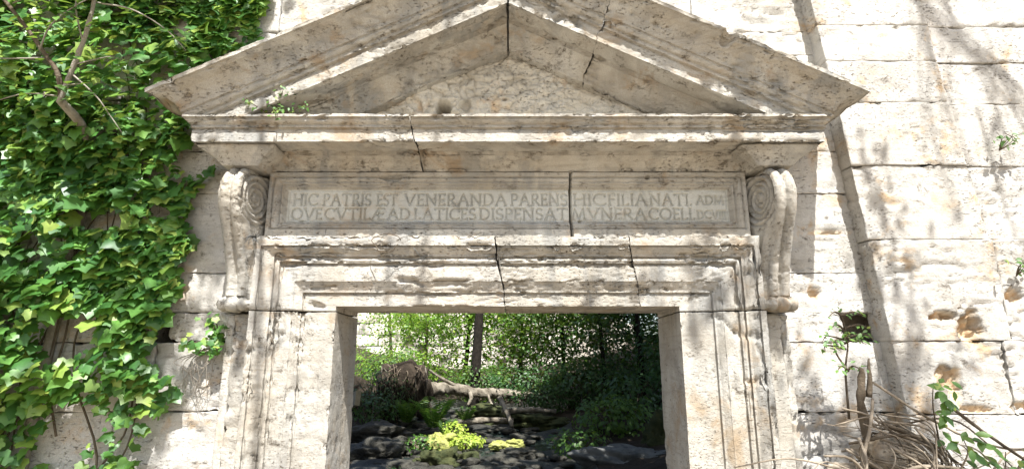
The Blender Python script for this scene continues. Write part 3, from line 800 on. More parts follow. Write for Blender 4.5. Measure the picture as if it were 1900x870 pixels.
def seen(P, margin=.0):
    """inside the photograph's frame (chooses single-object leaves and keeps shading crowns out of view)"""
    q = P - CAM; c_, s_ = math.cos(R(12.7)), math.sin(R(12.7))
    d = q[:, 1] * c_ + q[:, 2] * s_; v = -q[:, 1] * s_ + q[:, 2] * c_
    return (d > .1) & (np.abs(q[:, 0] / d) < .905 + margin) & (np.abs(v / d) < .414 + margin)
IVYM = [np_mesh('ivy_leaf', *ivy_template(c_, t_)) for c_, t_ in ((.35, .1), (.15, -.15), (.55, .0), (.25, .25))]
IVYT = [ivy_template(.35, .1), ivy_template(.1, -.15), ivy_template(.5, .1)]
OVM = [np_mesh('oval_leaf', *oval_template(.5, c_)) for c_ in (.1, .4)]

# ------------------------------------------------------------------ ivy on the left of the wall
IVY = thing('ivy', (-2.6, -.2, 0), 'dense glossy green ivy covering the wall left of the portal', 'ivy')
poly = np.array([(-1.60, 5.2), (-1.60, 3.9), (-1.56, 3.62), (-1.66, 3.5), (-1.80, 3.35), (-2.05, 3.2), (-2.0, 3.05), (-1.88, 2.86), (-1.80, 2.70), (-1.90, 2.45), (-1.83, 2.30), (-1.86, 2.0), (-1.95, 1.85),
                 (-1.97, 1.575), (-1.90, 1.42), (-1.98, 1.27), (-2.04, .9), (-4.6, .9), (-4.6, 5.2)])
def in_poly(x, z, P):
    c_ = np.zeros(len(x), bool); n = len(P)
    for i in range(n):
        (x1, z1), (x2, z2) = P[i], P[(i + 1) % n]
        cond = ((z1 > z) != (z2 > z)) & (x < (x2 - x1) * (z - z1) / (z2 - z1 + 1e-12) + x1); c_ ^= cond
    return c_
N0 = 52000
x = rng.uniform(-4.6, -1.5, N0); z = rng.uniform(.9, 5.2, N0)
nzz = .10 * fbm(np.stack([x * 5, z * 5, x * 0], 1), 5, 2)
keep = in_poly(x + nzz + np.where((z < 3.1) & (z > 1.6), .11, .02), z + nzz, poly)
for gx, gz, rx, rz in ((-2.44, 2.43, .20, .09), (-2.50, 1.78, .17, .15), (-2.46, 1.15, .23, .24), (-2.15, 3.74, .10, .12), (-2.80, 1.93, .08, .15), (-2.10, 2.52, .07, .05), (-1.78, 3.72, .05, .08)):
    rr = np.hypot((x - gx) / rx, (z - gz) / rz) + .5 * fbm(np.stack([x * 6, z * 6, x * 0], 1), 8, 3)
    keep &= rr > .9
cl = fbm(np.stack([x * 2.6, z * 2.6, x * 0], 1), 21, 3)
keep &= rng.uniform(0, 1, N0) < np.clip(.66 + cl * 1.2, .22, 1)
# thinner towards the foot
keep &= rng.uniform(0, 1, N0) < np.interp(z, [.9, 1.3, 2.0], [.75, .85, 1])
x, z = x[keep], z[keep]; n = len(x)
edge_d = np.clip((-1.75 - x) / .8, 0, 1)
puff = .05 + .26 * edge_d * np.clip(.5 + .9 * fbm(np.stack([x * 1.8, z * 1.8, x * 0], 1), 33, 3) + .2 * (z > 2.8), .05, 1.1)
dep = puff * rng.uniform(.12, 1.0, n)**.6 + .02
pos = np.stack([x, -dep, z], 1)
# rows of leaves overlap like shingles, faces turned out and up to the light
nrm = np.stack([rng.normal(0, .55, n), -np.ones(n), .8 + rng.normal(0, .6, n)], 1)
tip = np.stack([rng.normal(0, .8, n), -.25 + rng.normal(0, .35, n), -np.ones(n)], 1)
size = np.clip(rng.normal(.064, .025, n), .026, .13)
vis = seen(pos); score = (dep / puff) * .6 + size * 6 + rng.uniform(0, .5, n) - 9 * (~vis)
big = np.argsort(-score)[:300]; rest = np.setdiff1d(np.arange(n), big)
leaf_objects(IVY, IVYM, M['ivy'], pos[big], nrm[big], tip[big], size[big] * 1.08)
me_all = []
for q in range(3):
    sel = rest[q::3]
    if q == 0: o = link('foliage', leaf_cloud('ivy_foliage', IVYT[q], pos[sel], nrm[sel], tip[sel], size[sel]), M['ivy'], IVY); tag(o, kind='stuff')
    else: o = link('foliage', leaf_cloud('ivy_foliage', IVYT[q], pos[sel], nrm[sel], tip[sel], size[sel]), M['ivy'], IVY); tag(o, kind='stuff')
# climbing stems
lines = []
for q in range(14):
    x0 = rng.uniform(-4.2, -2.3); z0 = rng.uniform(.0, 1.2); pts = []
    for s_ in range(9):
        pts.append((x0, -.025 - .02 * rng.random(), z0)); x0 += rng.normal(.04, .10); z0 += rng.uniform(.2, .45)
        x0 = min(x0, -2.12)
    lines.append((smooth_line(pts, 4), np.linspace(.007, .003, 33)))
link('stem', tubes_mesh('ivy_stem', lines, 5), M['bark'], IVY)

def plant(name, loc, label, cat, stems, leafpos, leafsize, mat, stemmat, meshes=None, up=.7, out=(0, -1, 0), group=None, tipv=None, rad=(.006, .002), spread=.5):
    """small plant: every stem and leaf a part of its own"""
    T = thing(name, loc, label, cat, group)
    for s_ in stems:
        L = smooth_line(s_, 5); link('stem', tubes_mesh('stem', [(L, np.linspace(rad[0], rad[1], len(L)))], 5), stemmat, T)
    n = len(leafpos); P = np.array(leafpos, float)
    nr = np.array(out)[None] * np.ones((n, 1)) + np.array([0, 0, up])[None] + jit(n, .35)
    tp = (np.array(tipv)[None] if tipv is not None else np.array([0, 0, -.6])[None]) + jit(n, spread)
    leaf_objects(T, meshes or OVM, mat, P, nr, tp, np.broadcast_to(leafsize, n) * rng.uniform(.75, 1.25, n))
    return T
def along(line, k, spread):
    L = smooth_line(line, 6); t_ = rng.uniform(.15, 1, k) * (len(L) - 1); i = np.minimum(t_.astype(int), len(L) - 2); f = (t_ - i)[:, None]
    return L[i] * (1 - f) + L[i + 1] * f + jit(k, spread)

# bare-stemmed shrub in the upper left, in front of the ivy
BR = [[(-2.54, -.45, 3.03), (-2.45, -.50, 3.24), (-2.37, -.55, 3.44), (-2.34, -.58, 3.62), (-2.36, -.6, 3.95)],
      [(-2.53, -.45, 3.05), (-2.53, -.50, 3.18), (-2.60, -.52, 3.28), (-2.70, -.55, 3.42), (-2.92, -.6, 3.70), (-3.1, -.6, 4.0)]]
TW = [[(-2.48, -.48, 3.2), (-2.3, -.5, 3.05), (-2.2, -.5, 2.93), (-2.12, -.5, 2.83)], [(-2.45, -.5, 3.24), (-2.3, -.5, 3.28), (-2.24, -.5, 3.29)], [(-2.53, -.5, 3.1), (-2.4, -.55, 3.09), (-2.3, -.55, 3.10)],
      [(-2.54, -.45, 3.07), (-2.7, -.5, 3.06), (-2.9, -.52, 2.98)], [(-2.60, -.5, 3.28), (-2.8, -.6, 3.22), (-3.0, -.6, 3.24)], [(-2.4, -.53, 3.36), (-2.42, -.6, 3.55), (-2.40, -.6, 3.7)],
      [(-2.62, -.55, 3.3), (-2.52, -.6, 3.45), (-2.30, -.6, 3.62), (-2.0, -.6, 3.72)], [(-2.35, -.55, 3.6), (-2.1, -.6, 3.52), (-1.9, -.6, 3.40), (-1.8, -.55, 3.3)], [(-2.8, -.6, 3.55), (-2.6, -.62, 3.62), (-2.45, -.62, 3.60)]]
SH = thing('shrub', (-2.54, -.45, 0), 'leggy shrub with forked grey stems before the ivy, upper left corner', 'shrub')
link('trunk', tubes_mesh('trunk', [(smooth_line([(-2.75, -.03, 0), (-2.7, -.03, 1.5), (-2.62, -.04, 2.7), (-2.56, -.2, 2.95), (-2.54, -.44, 3.05)], 8), np.linspace(.03, .024, 33))], 8, .003), M['greybark'], SH)
for q, l_ in enumerate(BR):
    L = smooth_line(l_, 6); link('branch', tubes_mesh('branch', [(L, np.linspace(.016, .008, len(L)))], 8, .003), M['greybark' if q == 0 else 'bark'], SH)
for l_ in TW:
    L = smooth_line(l_, 6); link('twig', tubes_mesh('twig', [(L, np.linspace(.0055, .002, len(L)))], 5), M['greybark'], SH)
P = np.concatenate([along(l_, 26, .05) for l_ in TW] + [along(l_[2:], 45, .11) for l_ in BR] + [np.stack([rng.uniform(-3.3, -2.3, 130), rng.uniform(-.75, -.4, 130), rng.uniform(3.15, 4.0, 130)], 1)])
n = len(P); nr = np.stack([rng.normal(0, .4, n), -.5 + rng.normal(0, .4, n), 1 + 0 * P[:, 0]], 1); tp = np.stack([rng.normal(0, 1, n), rng.normal(-.3, .5, n), rng.normal(-.4, .3, n)], 1)
sz = rng.uniform(.045, .085, n); sel = np.argsort(-(sz - 1. * ~seen(P)))[:260]; rest = np.setdiff1d(np.arange(n), sel)
leaf_objects(SH, OVM, M['shrubleaf'], P[sel], nr[sel], tp[sel], sz[sel])
tag(link('foliage', leaf_cloud('foliage', oval_template(), P[rest], nr[rest], tp[rest], sz[rest]), M['shrubleaf'], SH), kind='stuff')

# small plant on the cornice, at the left foot of the tympanum
st = [[(-1.30, -.30, 2.98), (-1.34, -.36, 3.04), (-1.40, -.40, 3.10)], [(-1.30, -.30, 2.98), (-1.24, -.36, 3.03), (-1.15, -.40, 3.03)], [(-1.32, -.3, 2.98), (-1.32, -.38, 3.06), (-1.29, -.42, 3.13)],
      [(-1.34, -.3, 2.98), (-1.44, -.4, 3.03), (-1.50, -.44, 3.06)], [(-1.3, -.4, 2.99), (-1.29, -.49, 2.97), (-1.28, -.5, 2.90)]]
plant('cornice_plant', (-1.32, -.3, 2.97), 'small wiry plant rooted on the cornice ledge at the left foot of the pediment', 'plant', st,
      np.concatenate([along(l_, 22, .016) for l_ in st]), .028, M['darkleaf'], M['bark'], rad=(.004, .0015))
# plant hanging from the wall left of the jamb, roots below
st = [[(-1.74, -.01, 1.70), (-1.72, -.07, 1.74), (-1.70, -.10, 1.80)], [(-1.74, -.01, 1.70), (-1.80, -.08, 1.71), (-1.86, -.10, 1.70)], [(-1.74, -.01, 1.69), (-1.69, -.09, 1.70), (-1.66, -.10, 1.66)],
      [(-1.74, -.01, 1.70), (-1.70, -.06, 1.80), (-1.73, -.07, 1.86)]]
PL = plant('wall_plant', (-1.74, 0, 1.6), 'small dark leafy plant with hanging roots on the wall beside the left jamb', 'plant', st,
           np.concatenate([along(l_, 18, .024) for l_ in st]), .04, M['ivy'], M['bark'], meshes=IVYM)
for q in range(16):
    x0 = -1.74 + rng.normal(0, .035); L = smooth_line([(x0, -.01, 1.68), (x0 + rng.normal(-.03, .04), -.07, 1.60), (x0 + rng.normal(-.05, .05), -.04, 1.50 + rng.normal(0, .05)), (x0 + rng.normal(-.05, .05), -.03, 1.40 + rng.normal(0, .05))], 5)
    link('root', tubes_mesh('root', [(L, np.linspace(.003, .001, len(L)))], 4), M['greybark'], PL)
# dry lichen tuft where console and architrave meet
T = thing('dry_tuft', (-1.47, -.22, 2.27), 'grey dry tuft clinging to the inner foot of the left console', 'tuft')
for q in range(26):
    a0 = rng.uniform(0, 6.28); l_ = rng.uniform(.02, .05); L = smooth_line([(-1.462, -.20, 2.31), (-1.462 + .5 * l_ * math.cos(a0), -.24, 2.30 + .5 * l_ * math.sin(a0)), (-1.462 + l_ * math.cos(a0 + .4), -.245, 2.29 + 1.4 * l_ * math.sin(a0 + .4))], 3)
    link('twig', tubes_mesh('twig', [(L, np.linspace(.0022, .001, len(L)))], 4), M['greyrock'], T)
# dead tendril looped over the architrave
T = thing('dead_tendril', (-.68, -.22, 2.2), 'dry curled tendril hanging over the architrave left of centre', 'tendril')
a_ = np.linspace(.2, 2 * math.pi - .1, 26)
link('loop', tubes_mesh('loop', [(np.stack([-.70 + .075 * np.cos(a_) * (1 + .25 * np.sin(3 * a_)), -.225 - .012 * np.sin(2 * a_), 2.268 + .055 * np.sin(a_)], 1), np.full(26, .0025))], 5), M['bark'], T)
link('shoot', tubes_mesh('shoot', [(smooth_line([(-.64, -.226, 2.28), (-.60, -.232, 2.30), (-.565, -.23, 2.31)], 5), np.linspace(.003, .001, 11))], 5), M['bark'], T)
link('tail', tubes_mesh('tail', [(smooth_line([(-.54, -.225, 2.24), (-.50, -.20, 2.19), (-.47, -.185, 2.20), (-.50, -.18, 2.16)], 5), np.linspace(.003, .001, 16))], 5), M['greyrock'], T)
# young ash-like sprig against the wall on the right
st = [[(1.85, -.20, 1.30), (1.84, -.24, 1.55), (1.86, -.26, 1.70), (1.85, -.26, 1.83), (1.84, -.26, 1.86)], [(1.85, -.25, 1.55), (1.78, -.27, 1.66), (1.80, -.27, 1.74)]]
lv = []; SP = [(1.85, 1.85, .10), (1.86, 1.78, .12), (1.84, 1.70, .10), (1.79, 1.72, .09), (1.90, 1.73, .08), (1.83, 1.56, .07), (1.75, 1.67, .04)]
for cx, cz_, r_ in SP:
    for sg in (-1, 1):
        st.append([(1.85, -.25, cz_), (1.85 + (cx - 1.85) + sg * r_ * .5, -.28, cz_ + .02), (cx + sg * r_, -.30, cz_ - .01)]); lv += list(along(st[-1], 8, .014))
plant('sprig', (1.85, -.2, 1.3), 'bright green upright sprig with small leaflets against the wall right of the portal', 'sprig', st, lv, .030, M['limeleaf'], M['bark'], rad=(.007, .0015), up=1.0)
# two tufts on the buttress
for (px, pz, lab, k_) in ((3.03, 2.92, 'small yellow-green tuft growing from the buttress face, upper right', 26), (2.98, 2.14, 'pale green sprig at the right edge of the photo on the buttress', 16)):
    st = [[(px, -.12, pz - .05), (px + rng.normal(0, .03), -.17, pz), (px + rng.normal(0, .05), -.19, pz + .04)] for _ in range(6)]
    plant('wall_tuft', (px, -.12, pz - .06), lab, 'plant', st, np.concatenate([along(l_, max(3, k_ // 6), .012) for l_ in st]), .034, M['limeleaf'], M['bark'], rad=(.003, .001))

# ------------------------------------------------------------------ dry brush heap at the foot of the buttress
HP = thing('dry_brush_heap', (1.95, -.3, 0), 'tangled heap of dry grey-brown stems at the foot of the right wall', 'brush heap')
xs = np.linspace(0, 1, 26)
for q in range(150):
    if q < 85:  # draped fan from the crown of the heap, spilling to the right
        x0 = rng.normal(1.88, .08); z0 = rng.uniform(1.02, 1.38); a0 = rng.normal(-.85, .5); L_ = rng.uniform(.3, .75); yy = rng.uniform(-.55, -.2)
        pts = [(x0, yy + .05, z0), (x0 + .35 * L_ * math.cos(a0) + .04, yy - .04, z0 + .35 * L_ * math.sin(a0) + .05), (x0 + .7 * L_ * math.cos(a0 - .15), yy - .06, z0 + .7 * L_ * math.sin(a0 - .15)), (x0 + L_ * math.cos(a0 - .3), yy - .05, z0 + L_ * math.sin(a0 - .3) - .04)]
    else:
        x0 = rng.uniform(1.62, 2.5); z0 = rng.uniform(.75, 1.1); a0 = rng.uniform(-.5, 3.6); L_ = rng.uniform(.25, .55); yy = rng.uniform(-.65, -.3)
        pts = [(x0, yy, z0), (x0 + .5 * L_ * math.cos(a0), yy + rng.normal(0, .05), z0 + .5 * L_ * math.sin(a0) * .4 + .05), (x0 + L_ * math.cos(a0), yy + rng.normal(0, .06), z0 + L_ * math.sin(a0) * .4)]
    L = smooth_line(pts, 4); r_ = abs(rng.normal(.0026, .002)) + .0014
    link('stick', tubes_mesh('stick', [(L, np.linspace(r_, r_ * .5, len(L)))], 5), M['stick' if rng.random() < .7 else 'bark'], HP)
for pts, r_, mt in (([(1.66, -.5, .85), (1.72, -.48, 1.10), (1.80, -.45, 1.27), (1.87, -.4, 1.42)], .011, 'stick'), ([(2.18, -.45, 1.42), (2.35, -.5, 1.25), (2.55, -.55, 1.08), (2.75, -.6, .85)], .009, 'bark'),
                    ([(1.88, -.4, 1.50), (2.1, -.45, 1.33), (2.3, -.5, 1.22), (2.5, -.5, 1.19), (2.66, -.5, 1.25)], .007, 'stick'), ([(1.80, -.5, .95), (1.86, -.55, 1.08), (2.0, -.55, 1.12), (2.2, -.55, 1.1)], .012, 'stick'),
                    ([(1.9, -.4, 1.3), (2.05, -.46, 1.22), (2.15, -.48, 1.10), (2.22, -.5, .98)], .011, 'bark')):
    L = smooth_line(pts, 8); link('branch', tubes_mesh('branch', [(L, np.linspace(r_, r_ * .6, len(L)))], 7, .002), M[mt], HP)
T = thing('broken_stump', (1.87, -.3, 0), 'splintered brown stump standing up from the brush heap', 'stump')
L = smooth_line([(1.88, -.30, .8), (1.88, -.30, 1.2), (1.86, -.31, 1.4), (1.885, -.32, 1.57)], 8)
link('stem', tubes_mesh('stem', [(L, np.linspace(.03, .013, len(L)))], 10, .010), M['bark'], T)
link('splinter', tubes_mesh('splinter', [(smooth_line([(1.90, -.32, 1.42), (1.915, -.33, 1.55), (1.92, -.33, 1.62)], 4), np.linspace(.016, .004, 9))], 6, .004), M['bark'], T)
# rubble stones under the brush
def rock_mesh(name, r, seed, n=14, sq=(1, 1, .7), rough=.28, sub=3):
    bm = bmesh.new(); bmesh.ops.create_icosphere(bm, subdivisions=sub, radius=1.0)
    me = bpy.data.meshes.new(name); bm.to_mesh(me); bm.free(); c_ = get_co(me)
    d = 1 + rough * fbm(c_ * 1.3 + seed, seed, 3) * 1.6 + rough * .35 * fbm(c_ * 5 + seed, seed + 3, 3)
    d = d + rough * .22 * (1 - 2 * np.abs(fbm(c_ * 3.2 + seed, seed + 8, 4, .6))) + rough * .12 * fbm(c_ * 12, seed + 9, 3)
    c_ = c_ * d[:, None]; c_ = np.sign(c_) * np.abs(c_)**.85
    set_co(me, c_ * r * np.array(sq)); me.polygons.foreach_set('use_smooth', np.ones(len(me.polygons), bool)); return me
def rock(name, x, y, z, r, label, mat, seed, sq=(1, 1, .7), rough=.28, cat='rock', group=None, sub=4):
    me = rock_mesh(name, r, seed, sq=sq, rough=rough, sub=sub); o = link(name, me, M[mat]); o.location = (x, y, z)
    return tag(o, label, cat, group)
for x_, y_, z_, r_, lab in ((1.80, -.26, 1.02, .11, 'pale rubble stone at the top left of the brush heap'), (1.72, -.30, .88, .12, 'rounded pale stone low at the left side of the brush heap'), (1.97, -.30, 1.14, .13, 'pale rubble stone half hidden by the dry stems'), (1.93, -.36, .92, .16, 'large pale stone at the bottom of the brush heap')):
    rock('rubble_stone', x_, y_, z_, r_ * .85, lab, 'rubble', int(x_ * 100), cat='stone', rough=.5)
HB = rock('heap_soil', 2.05, -.14, .40, .52, 'earth mound under the brush heap', 'soil', 9, (1.0, .5, 1.0), .3, 'earth mound')
# green climber on the heap's right
st = [[(2.15, -.42, 1.0), (2.13, -.46, 1.2), (2.12, -.47, 1.38), (2.14, -.47, 1.50)], [(2.2, -.45, .95), (2.25, -.5, 1.10), (2.22, -.5, 1.24)], [(2.25, -.45, .9), (2.36, -.52, 1.05), (2.40, -.52, 1.18)],
      [(2.3, -.45, .85), (2.46, -.52, .98), (2.52, -.52, 1.08)], [(2.1, -.5, .8), (2.2, -.56, .95), (2.3, -.58, 1.02)], [(2.3, -.5, .8), (2.42, -.58, .88), (2.55, -.6, .93)], [(2.25, -.5, .8), (2.3, -.58, .95), (2.36, -.6, 1.06)],
      [(2.0, -.55, .85), (2.1, -.6, .97), (2.15, -.62, 1.02)], [(1.86, -.6, .82), (1.84, -.64, .93), (1.82, -.64, 1.0)], [(2.1, -.6, .8), (2.05, -.64, .92), (2.0, -.64, 1.02)], [(2.35, -.6, .85), (2.3, -.64, 1.0), (2.28, -.64, 1.15)]]
plant('climber', (2.25, -.42, .7), 'pale green leafy climber sprawling over the brush heap below the buttress', 'climber', st,
      np.concatenate([along(l_, 30 if q < 8 else 22, .055 if q else .03) for q, l_ in enumerate(st)]) - [0, .07, 0], .066, M['greyleaf'], M['bark'], up=1.0)

# ------------------------------------------------------------------ beyond the doorway
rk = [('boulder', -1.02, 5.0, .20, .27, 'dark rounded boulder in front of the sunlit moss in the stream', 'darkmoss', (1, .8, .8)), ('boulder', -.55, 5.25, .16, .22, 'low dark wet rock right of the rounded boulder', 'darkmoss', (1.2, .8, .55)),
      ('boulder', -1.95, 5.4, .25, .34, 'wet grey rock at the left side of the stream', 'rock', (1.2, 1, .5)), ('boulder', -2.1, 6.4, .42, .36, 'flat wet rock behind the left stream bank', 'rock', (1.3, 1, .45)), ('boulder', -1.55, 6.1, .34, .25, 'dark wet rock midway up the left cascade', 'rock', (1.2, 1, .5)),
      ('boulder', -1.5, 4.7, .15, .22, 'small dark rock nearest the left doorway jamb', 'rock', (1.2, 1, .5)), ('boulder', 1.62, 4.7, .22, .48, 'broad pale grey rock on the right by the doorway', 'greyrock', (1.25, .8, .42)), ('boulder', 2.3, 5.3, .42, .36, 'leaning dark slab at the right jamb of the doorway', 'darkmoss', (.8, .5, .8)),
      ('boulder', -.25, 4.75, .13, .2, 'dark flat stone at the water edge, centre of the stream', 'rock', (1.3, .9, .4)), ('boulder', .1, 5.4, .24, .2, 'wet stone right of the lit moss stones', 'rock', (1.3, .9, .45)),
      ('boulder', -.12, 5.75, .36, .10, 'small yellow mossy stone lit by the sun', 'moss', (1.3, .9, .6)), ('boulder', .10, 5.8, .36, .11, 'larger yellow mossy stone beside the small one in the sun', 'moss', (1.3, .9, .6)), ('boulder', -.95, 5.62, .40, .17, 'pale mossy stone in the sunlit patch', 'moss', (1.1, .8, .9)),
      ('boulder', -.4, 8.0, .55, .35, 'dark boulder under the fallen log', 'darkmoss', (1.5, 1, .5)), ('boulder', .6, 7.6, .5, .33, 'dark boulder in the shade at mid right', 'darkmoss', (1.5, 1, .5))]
for q, (nm, x_, y_, z_, r_, lab, mt, sq) in enumerate(rk): rock(nm, x_, y_, z_, r_, lab, mt, 40 + q * 3, sq, .6, sub=5)
# small stones of the bed
Vs, Fs, off = [], [], 0
tpl = rock_mesh('tpl', 1., 77, sub=1); tv = get_co(tpl); tf = np.array([p.vertices[:] for p in tpl.polygons])
for q in range(520):
    x_ = rng.normal(XC - .5, 1.0); y_ = rng.uniform(3.5, 9); r_ = abs(rng.normal(.05, .035)) + .02
    if x_ > 1.4 or x_ < -2.7: continue
    a0 = rng.uniform(0, 6.28); c_, s_ = math.cos(a0), math.sin(a0); v = tv * np.array([1.3, 1, .6]) * (1 + .2 * rng.normal(0, 1, 3))
    v = np.stack([v[:, 0] * c_ - v[:, 1] * s_, v[:, 0] * s_ + v[:, 1] * c_, v[:, 2]], 1) * r_ + [x_, y_, float(base_z(y_)) + .02]
    Vs.append(v); Fs.append(tf + off); off += len(v)
tag(link('stream_pebbles', np_mesh('stream_pebbles', np.concatenate(Vs), np.concatenate(Fs)), M['rock']), 'wet dark pebbles strewn over the stream bed', 'pebbles', kind='stuff')

# fallen tree: upturned root plate on the left, trunk lying to the right
FT = thing('fallen_tree', (-2.0, 7.6, .4), 'fallen tree with upturned dark root plate and pale trunk lying across the stream', 'fallen tree')
me = rock_mesh('root_plate', .52, 23, sq=(1.0, .5, .9), rough=.5, sub=4); c_ = get_co(me) + [-2.0, 7.7, 1.08]; set_co(me, c_); RPL = link('root_plate', me, M['soil'], FT)
me = rock_mesh('soil_clod', .42, 29, sq=(1.2, .5, .9), rough=.5, sub=4); set_co(me, get_co(me) + [-2.42, 7.7, .85]); link('soil_clod', me, M['soil'], FT)
for q in range(60):
    x0 = rng.uniform(-2.7, -1.5); z0 = rng.uniform(.9, 1.6) - .6 * max(0, -2.3 - x0); L = smooth_line([(x0, 7.45, z0), (x0 + rng.normal(0, .08), 7.3, z0 - .12), (x0 + rng.normal(0, .12), 7.28, z0 - rng.uniform(.2, .5))], 4)
    link('root', tubes_mesh('root', [(L, np.linspace(.012, .004, len(L)) * rng.uniform(.5, 1.3))], 4), M['deadwood' if q % 5 == 0 else 'bark'], RPL)
L = smooth_line([(-1.5, 7.9, 1.10), (-1.1, 8.25, 1.08), (-.6, 8.45, 1.0), (-.1, 8.6, .98), (.4, 8.8, .90), (.9, 8.9, .87), (1.4, 9.0, .80)], 10)
TR = link('trunk', tubes_mesh('trunk', [(L, np.linspace(.12, .06, len(L)) * (1 + .18 * np.sin(np.arange(len(L)) * .9) * np.cos(np.arange(len(L)) * .37)))], 12, .035), M['deadwood'], FT)
for pts, r_ in (([(-.85, 8.3, 1.05), (-1.1, 8.2, 1.18), (-1.35, 8.1, 1.32), (-1.55, 8.1, 1.45)], .04), ([(-.75, 8.3, 1.02), (-.72, 8.15, .9), (-.78, 8.1, .78)], .05), ([(-.4, 8.5, .98), (-.35, 8.3, .85), (-.25, 8.1, .7)], .03), ([(.2, 8.6, .9), (.25, 8.4, .78), (.2, 8.2, .62)], .03)):
    L = smooth_line(pts, 6); link('limb', tubes_mesh('limb', [(L, np.linspace(r_, r_ * .5, len(L)))], 7, .008), M['deadwood'], TR)
for pts, r_, lab, mt in (([(-.1, 7.4, .72), (.4, 7.5, .74), (.9, 7.7, .70)], .05, 'thin pale log below the fallen trunk', 'deadwood'), ([(-.9, 6.9, .56), (-.4, 7.1, .6), (.1, 7.2, .58)], .06, 'short grey log lying low across the stream', 'deadwood'),
                         ([(1.2, 9.5, 1.35), (1.9, 9.4, 1.25), (2.8, 9.3, 1.2)], .05, 'dark branch lying level in the shaded undergrowth on the right', 'darkbark'), ([(-.15, 7.6, .95), (.0, 7.2, .7), (.08, 7.0, .5)], .045, 'short pale branch leaning against the fallen trunk', 'deadwood')):
    L = smooth_line(pts, 8); o = link('log', tubes_mesh('log', [(L, np.linspace(r_, r_ * .75, len(L)))], 9, .012), M[mt]); tag(o, lab, 'log')
V, F = box_np(-.04, .04, -.6, .6, -.11, .11); o = link('wooden_board', np_mesh('wooden_board', V, F, False), M['board']); o.location = (-2.56, 6.2, .98); o.rotation_euler = (R(-8), R(6), R(24)); tag(o, 'weathered board end by the left jamb of the doorway', 'board')

# ferns and low plants
def fern(x_, y_, z_, h, nf, lab, mat='fern'):
    T = thing('fern', (x_, y_, z_), lab, 'fern', 'ferns by the stream')
    for q in range(nf):
        az = rng.uniform(0, 6.28); ln = h * rng.uniform(.75, 1.15); t_ = np.linspace(0, 1, 18)
        rr = ln * .55 * t_**1.5; zz = ln * (t_ - .30 * t_**3)
        L = np.stack([x_ + rr * math.cos(az), y_ + rr * math.sin(az), z_ + zz], 1); Tn = norm(np.gradient(L, axis=0)); sd = norm(np.cross(Tn, [[0, 0, 1.]] * 18)); nn = norm(np.cross(sd, Tn))
        P = np.concatenate([L[3:], L[3:]]); tp = np.concatenate([sd[3:] + .35 * Tn[3:], -sd[3:] + .35 * Tn[3:]]); nr = np.concatenate([nn[3:], nn[3:]])
        sz = np.concatenate([ln * .24 * np.sin(np.pi * np.clip(t_[3:] * .9 + .1, 0, 1))**.8 + .015] * 2)
        me = leaf_cloud('frond', quad_template(.17), P, nr, tp, sz); link('frond', me, M[mat], T)
for a_ in ((-1.25, 6.6, .42, .75, 13, 'tall bright fern behind the sunlit moss'), (-1.75, 6.9, .5, .6, 11, 'fern left of the tall one, under the root plate'), (-1.0, 6.2, .38, .4, 9, 'low fern right behind the sunlit stone'), (-.75, 7.0, .5, .42, 9, 'small fern right of the tall one near the fallen trunk')): fern(*a_)
def bush(name, x_, y_, z_, rx, rz, n, sz, mat, lab, cat='bush', group=None, stems=7, tpl=None, ry=None):
    T = thing(name, (x_, y_, z_), lab, cat, group); ry = ry or rx
    d = norm(rng.normal(0, 1, (n, 3))); rr = rng.uniform(.25, 1, n)**.5; P = d * rr[:, None] * [rx, ry, rz]
    P *= (1 + .35 * fbm(d * 2.2 + x_ * 3, 7, 3))[:, None]; P += [x_, y_, z_ + rz * .8]
    nr = d + [0, -.2, .9] + jit(n, .4); tp = jit(n, 1) + d * .6 + [0, 0, -.3]
    tag(link('foliage', leaf_cloud('foliage', tpl or oval_template(.55, .2), P, nr, tp, sz * rng.uniform(.6, 1.3, n)), M[mat], T), kind='stuff')
    lines = []
    for q in range(stems):
        a0 = rng.uniform(0, 6.28); lines.append((smooth_line([(x_, y_, z_ - .05), (x_ + .3 * rx * math.cos(a0), y_ + .3 * ry * math.sin(a0), z_ + rz * .6), (x_ + .75 * rx * math.cos(a0), y_ + .75 * ry * math.sin(a0), z_ + rz * 1.3)], 4), np.linspace(.012, .004, 9)))
    link('stems', tubes_mesh('stems', lines, 5), M['bark'], T); return T
bush('bush', 1.75, 6.2, .50, .75, .34, 900, .085, 'treeleaf', 'low leafy bush spreading on the right bank', ry=.6)
bush('bush', 1.05, 5.4, .28, .45, .22, 420, .07, 'treeleaf', 'low green plants behind the broad pale rock')
bush('bush', 2.3, 7.2, .7, .7, .45, 800, .09, 'darkleaf', 'dark bush at the far right of the doorway view')
bush('bush', -2.35, 6.7, .55, .5, .35, 600, .06, 'darkleaf', 'dark plants at the foot of the left root plate')
bush('bush', -.66, 5.7, .36, .34, .10, 600, .055, 'cress', 'sunlit yellow-green cress in the middle of the stream')
bush('bush', -.85, 6.05, .40, .22, .16, 300, .06, 'cress', 'bright leafy tuft behind the sunlit mossy stone')
bush('bush', -1.3, 5.6, .30, .35, .14, 260, .05, 'fern', 'mossy green plants left of the sunlit stone')
bush('bush', -2.3, 7.25, .62, .62, .5, 900, .05, 'darkleaf', 'dark leafy creeper hanging over the front of the root plate', ry=.18)
bush('bush', -2.35, 8.2, .95, .7, .6, 1300, .06, 'treeleaf', 'creeper growing over the upturned root plate', ry=.5)
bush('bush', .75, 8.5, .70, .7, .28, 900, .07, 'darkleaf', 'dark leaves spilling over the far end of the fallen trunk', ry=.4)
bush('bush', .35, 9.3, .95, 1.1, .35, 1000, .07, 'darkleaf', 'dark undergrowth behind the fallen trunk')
bush('bush', -1.45, 4.3, .12, .25, .10, 160, .04, 'darkleaf', 'small dark plants at the stream edge near the left jamb')

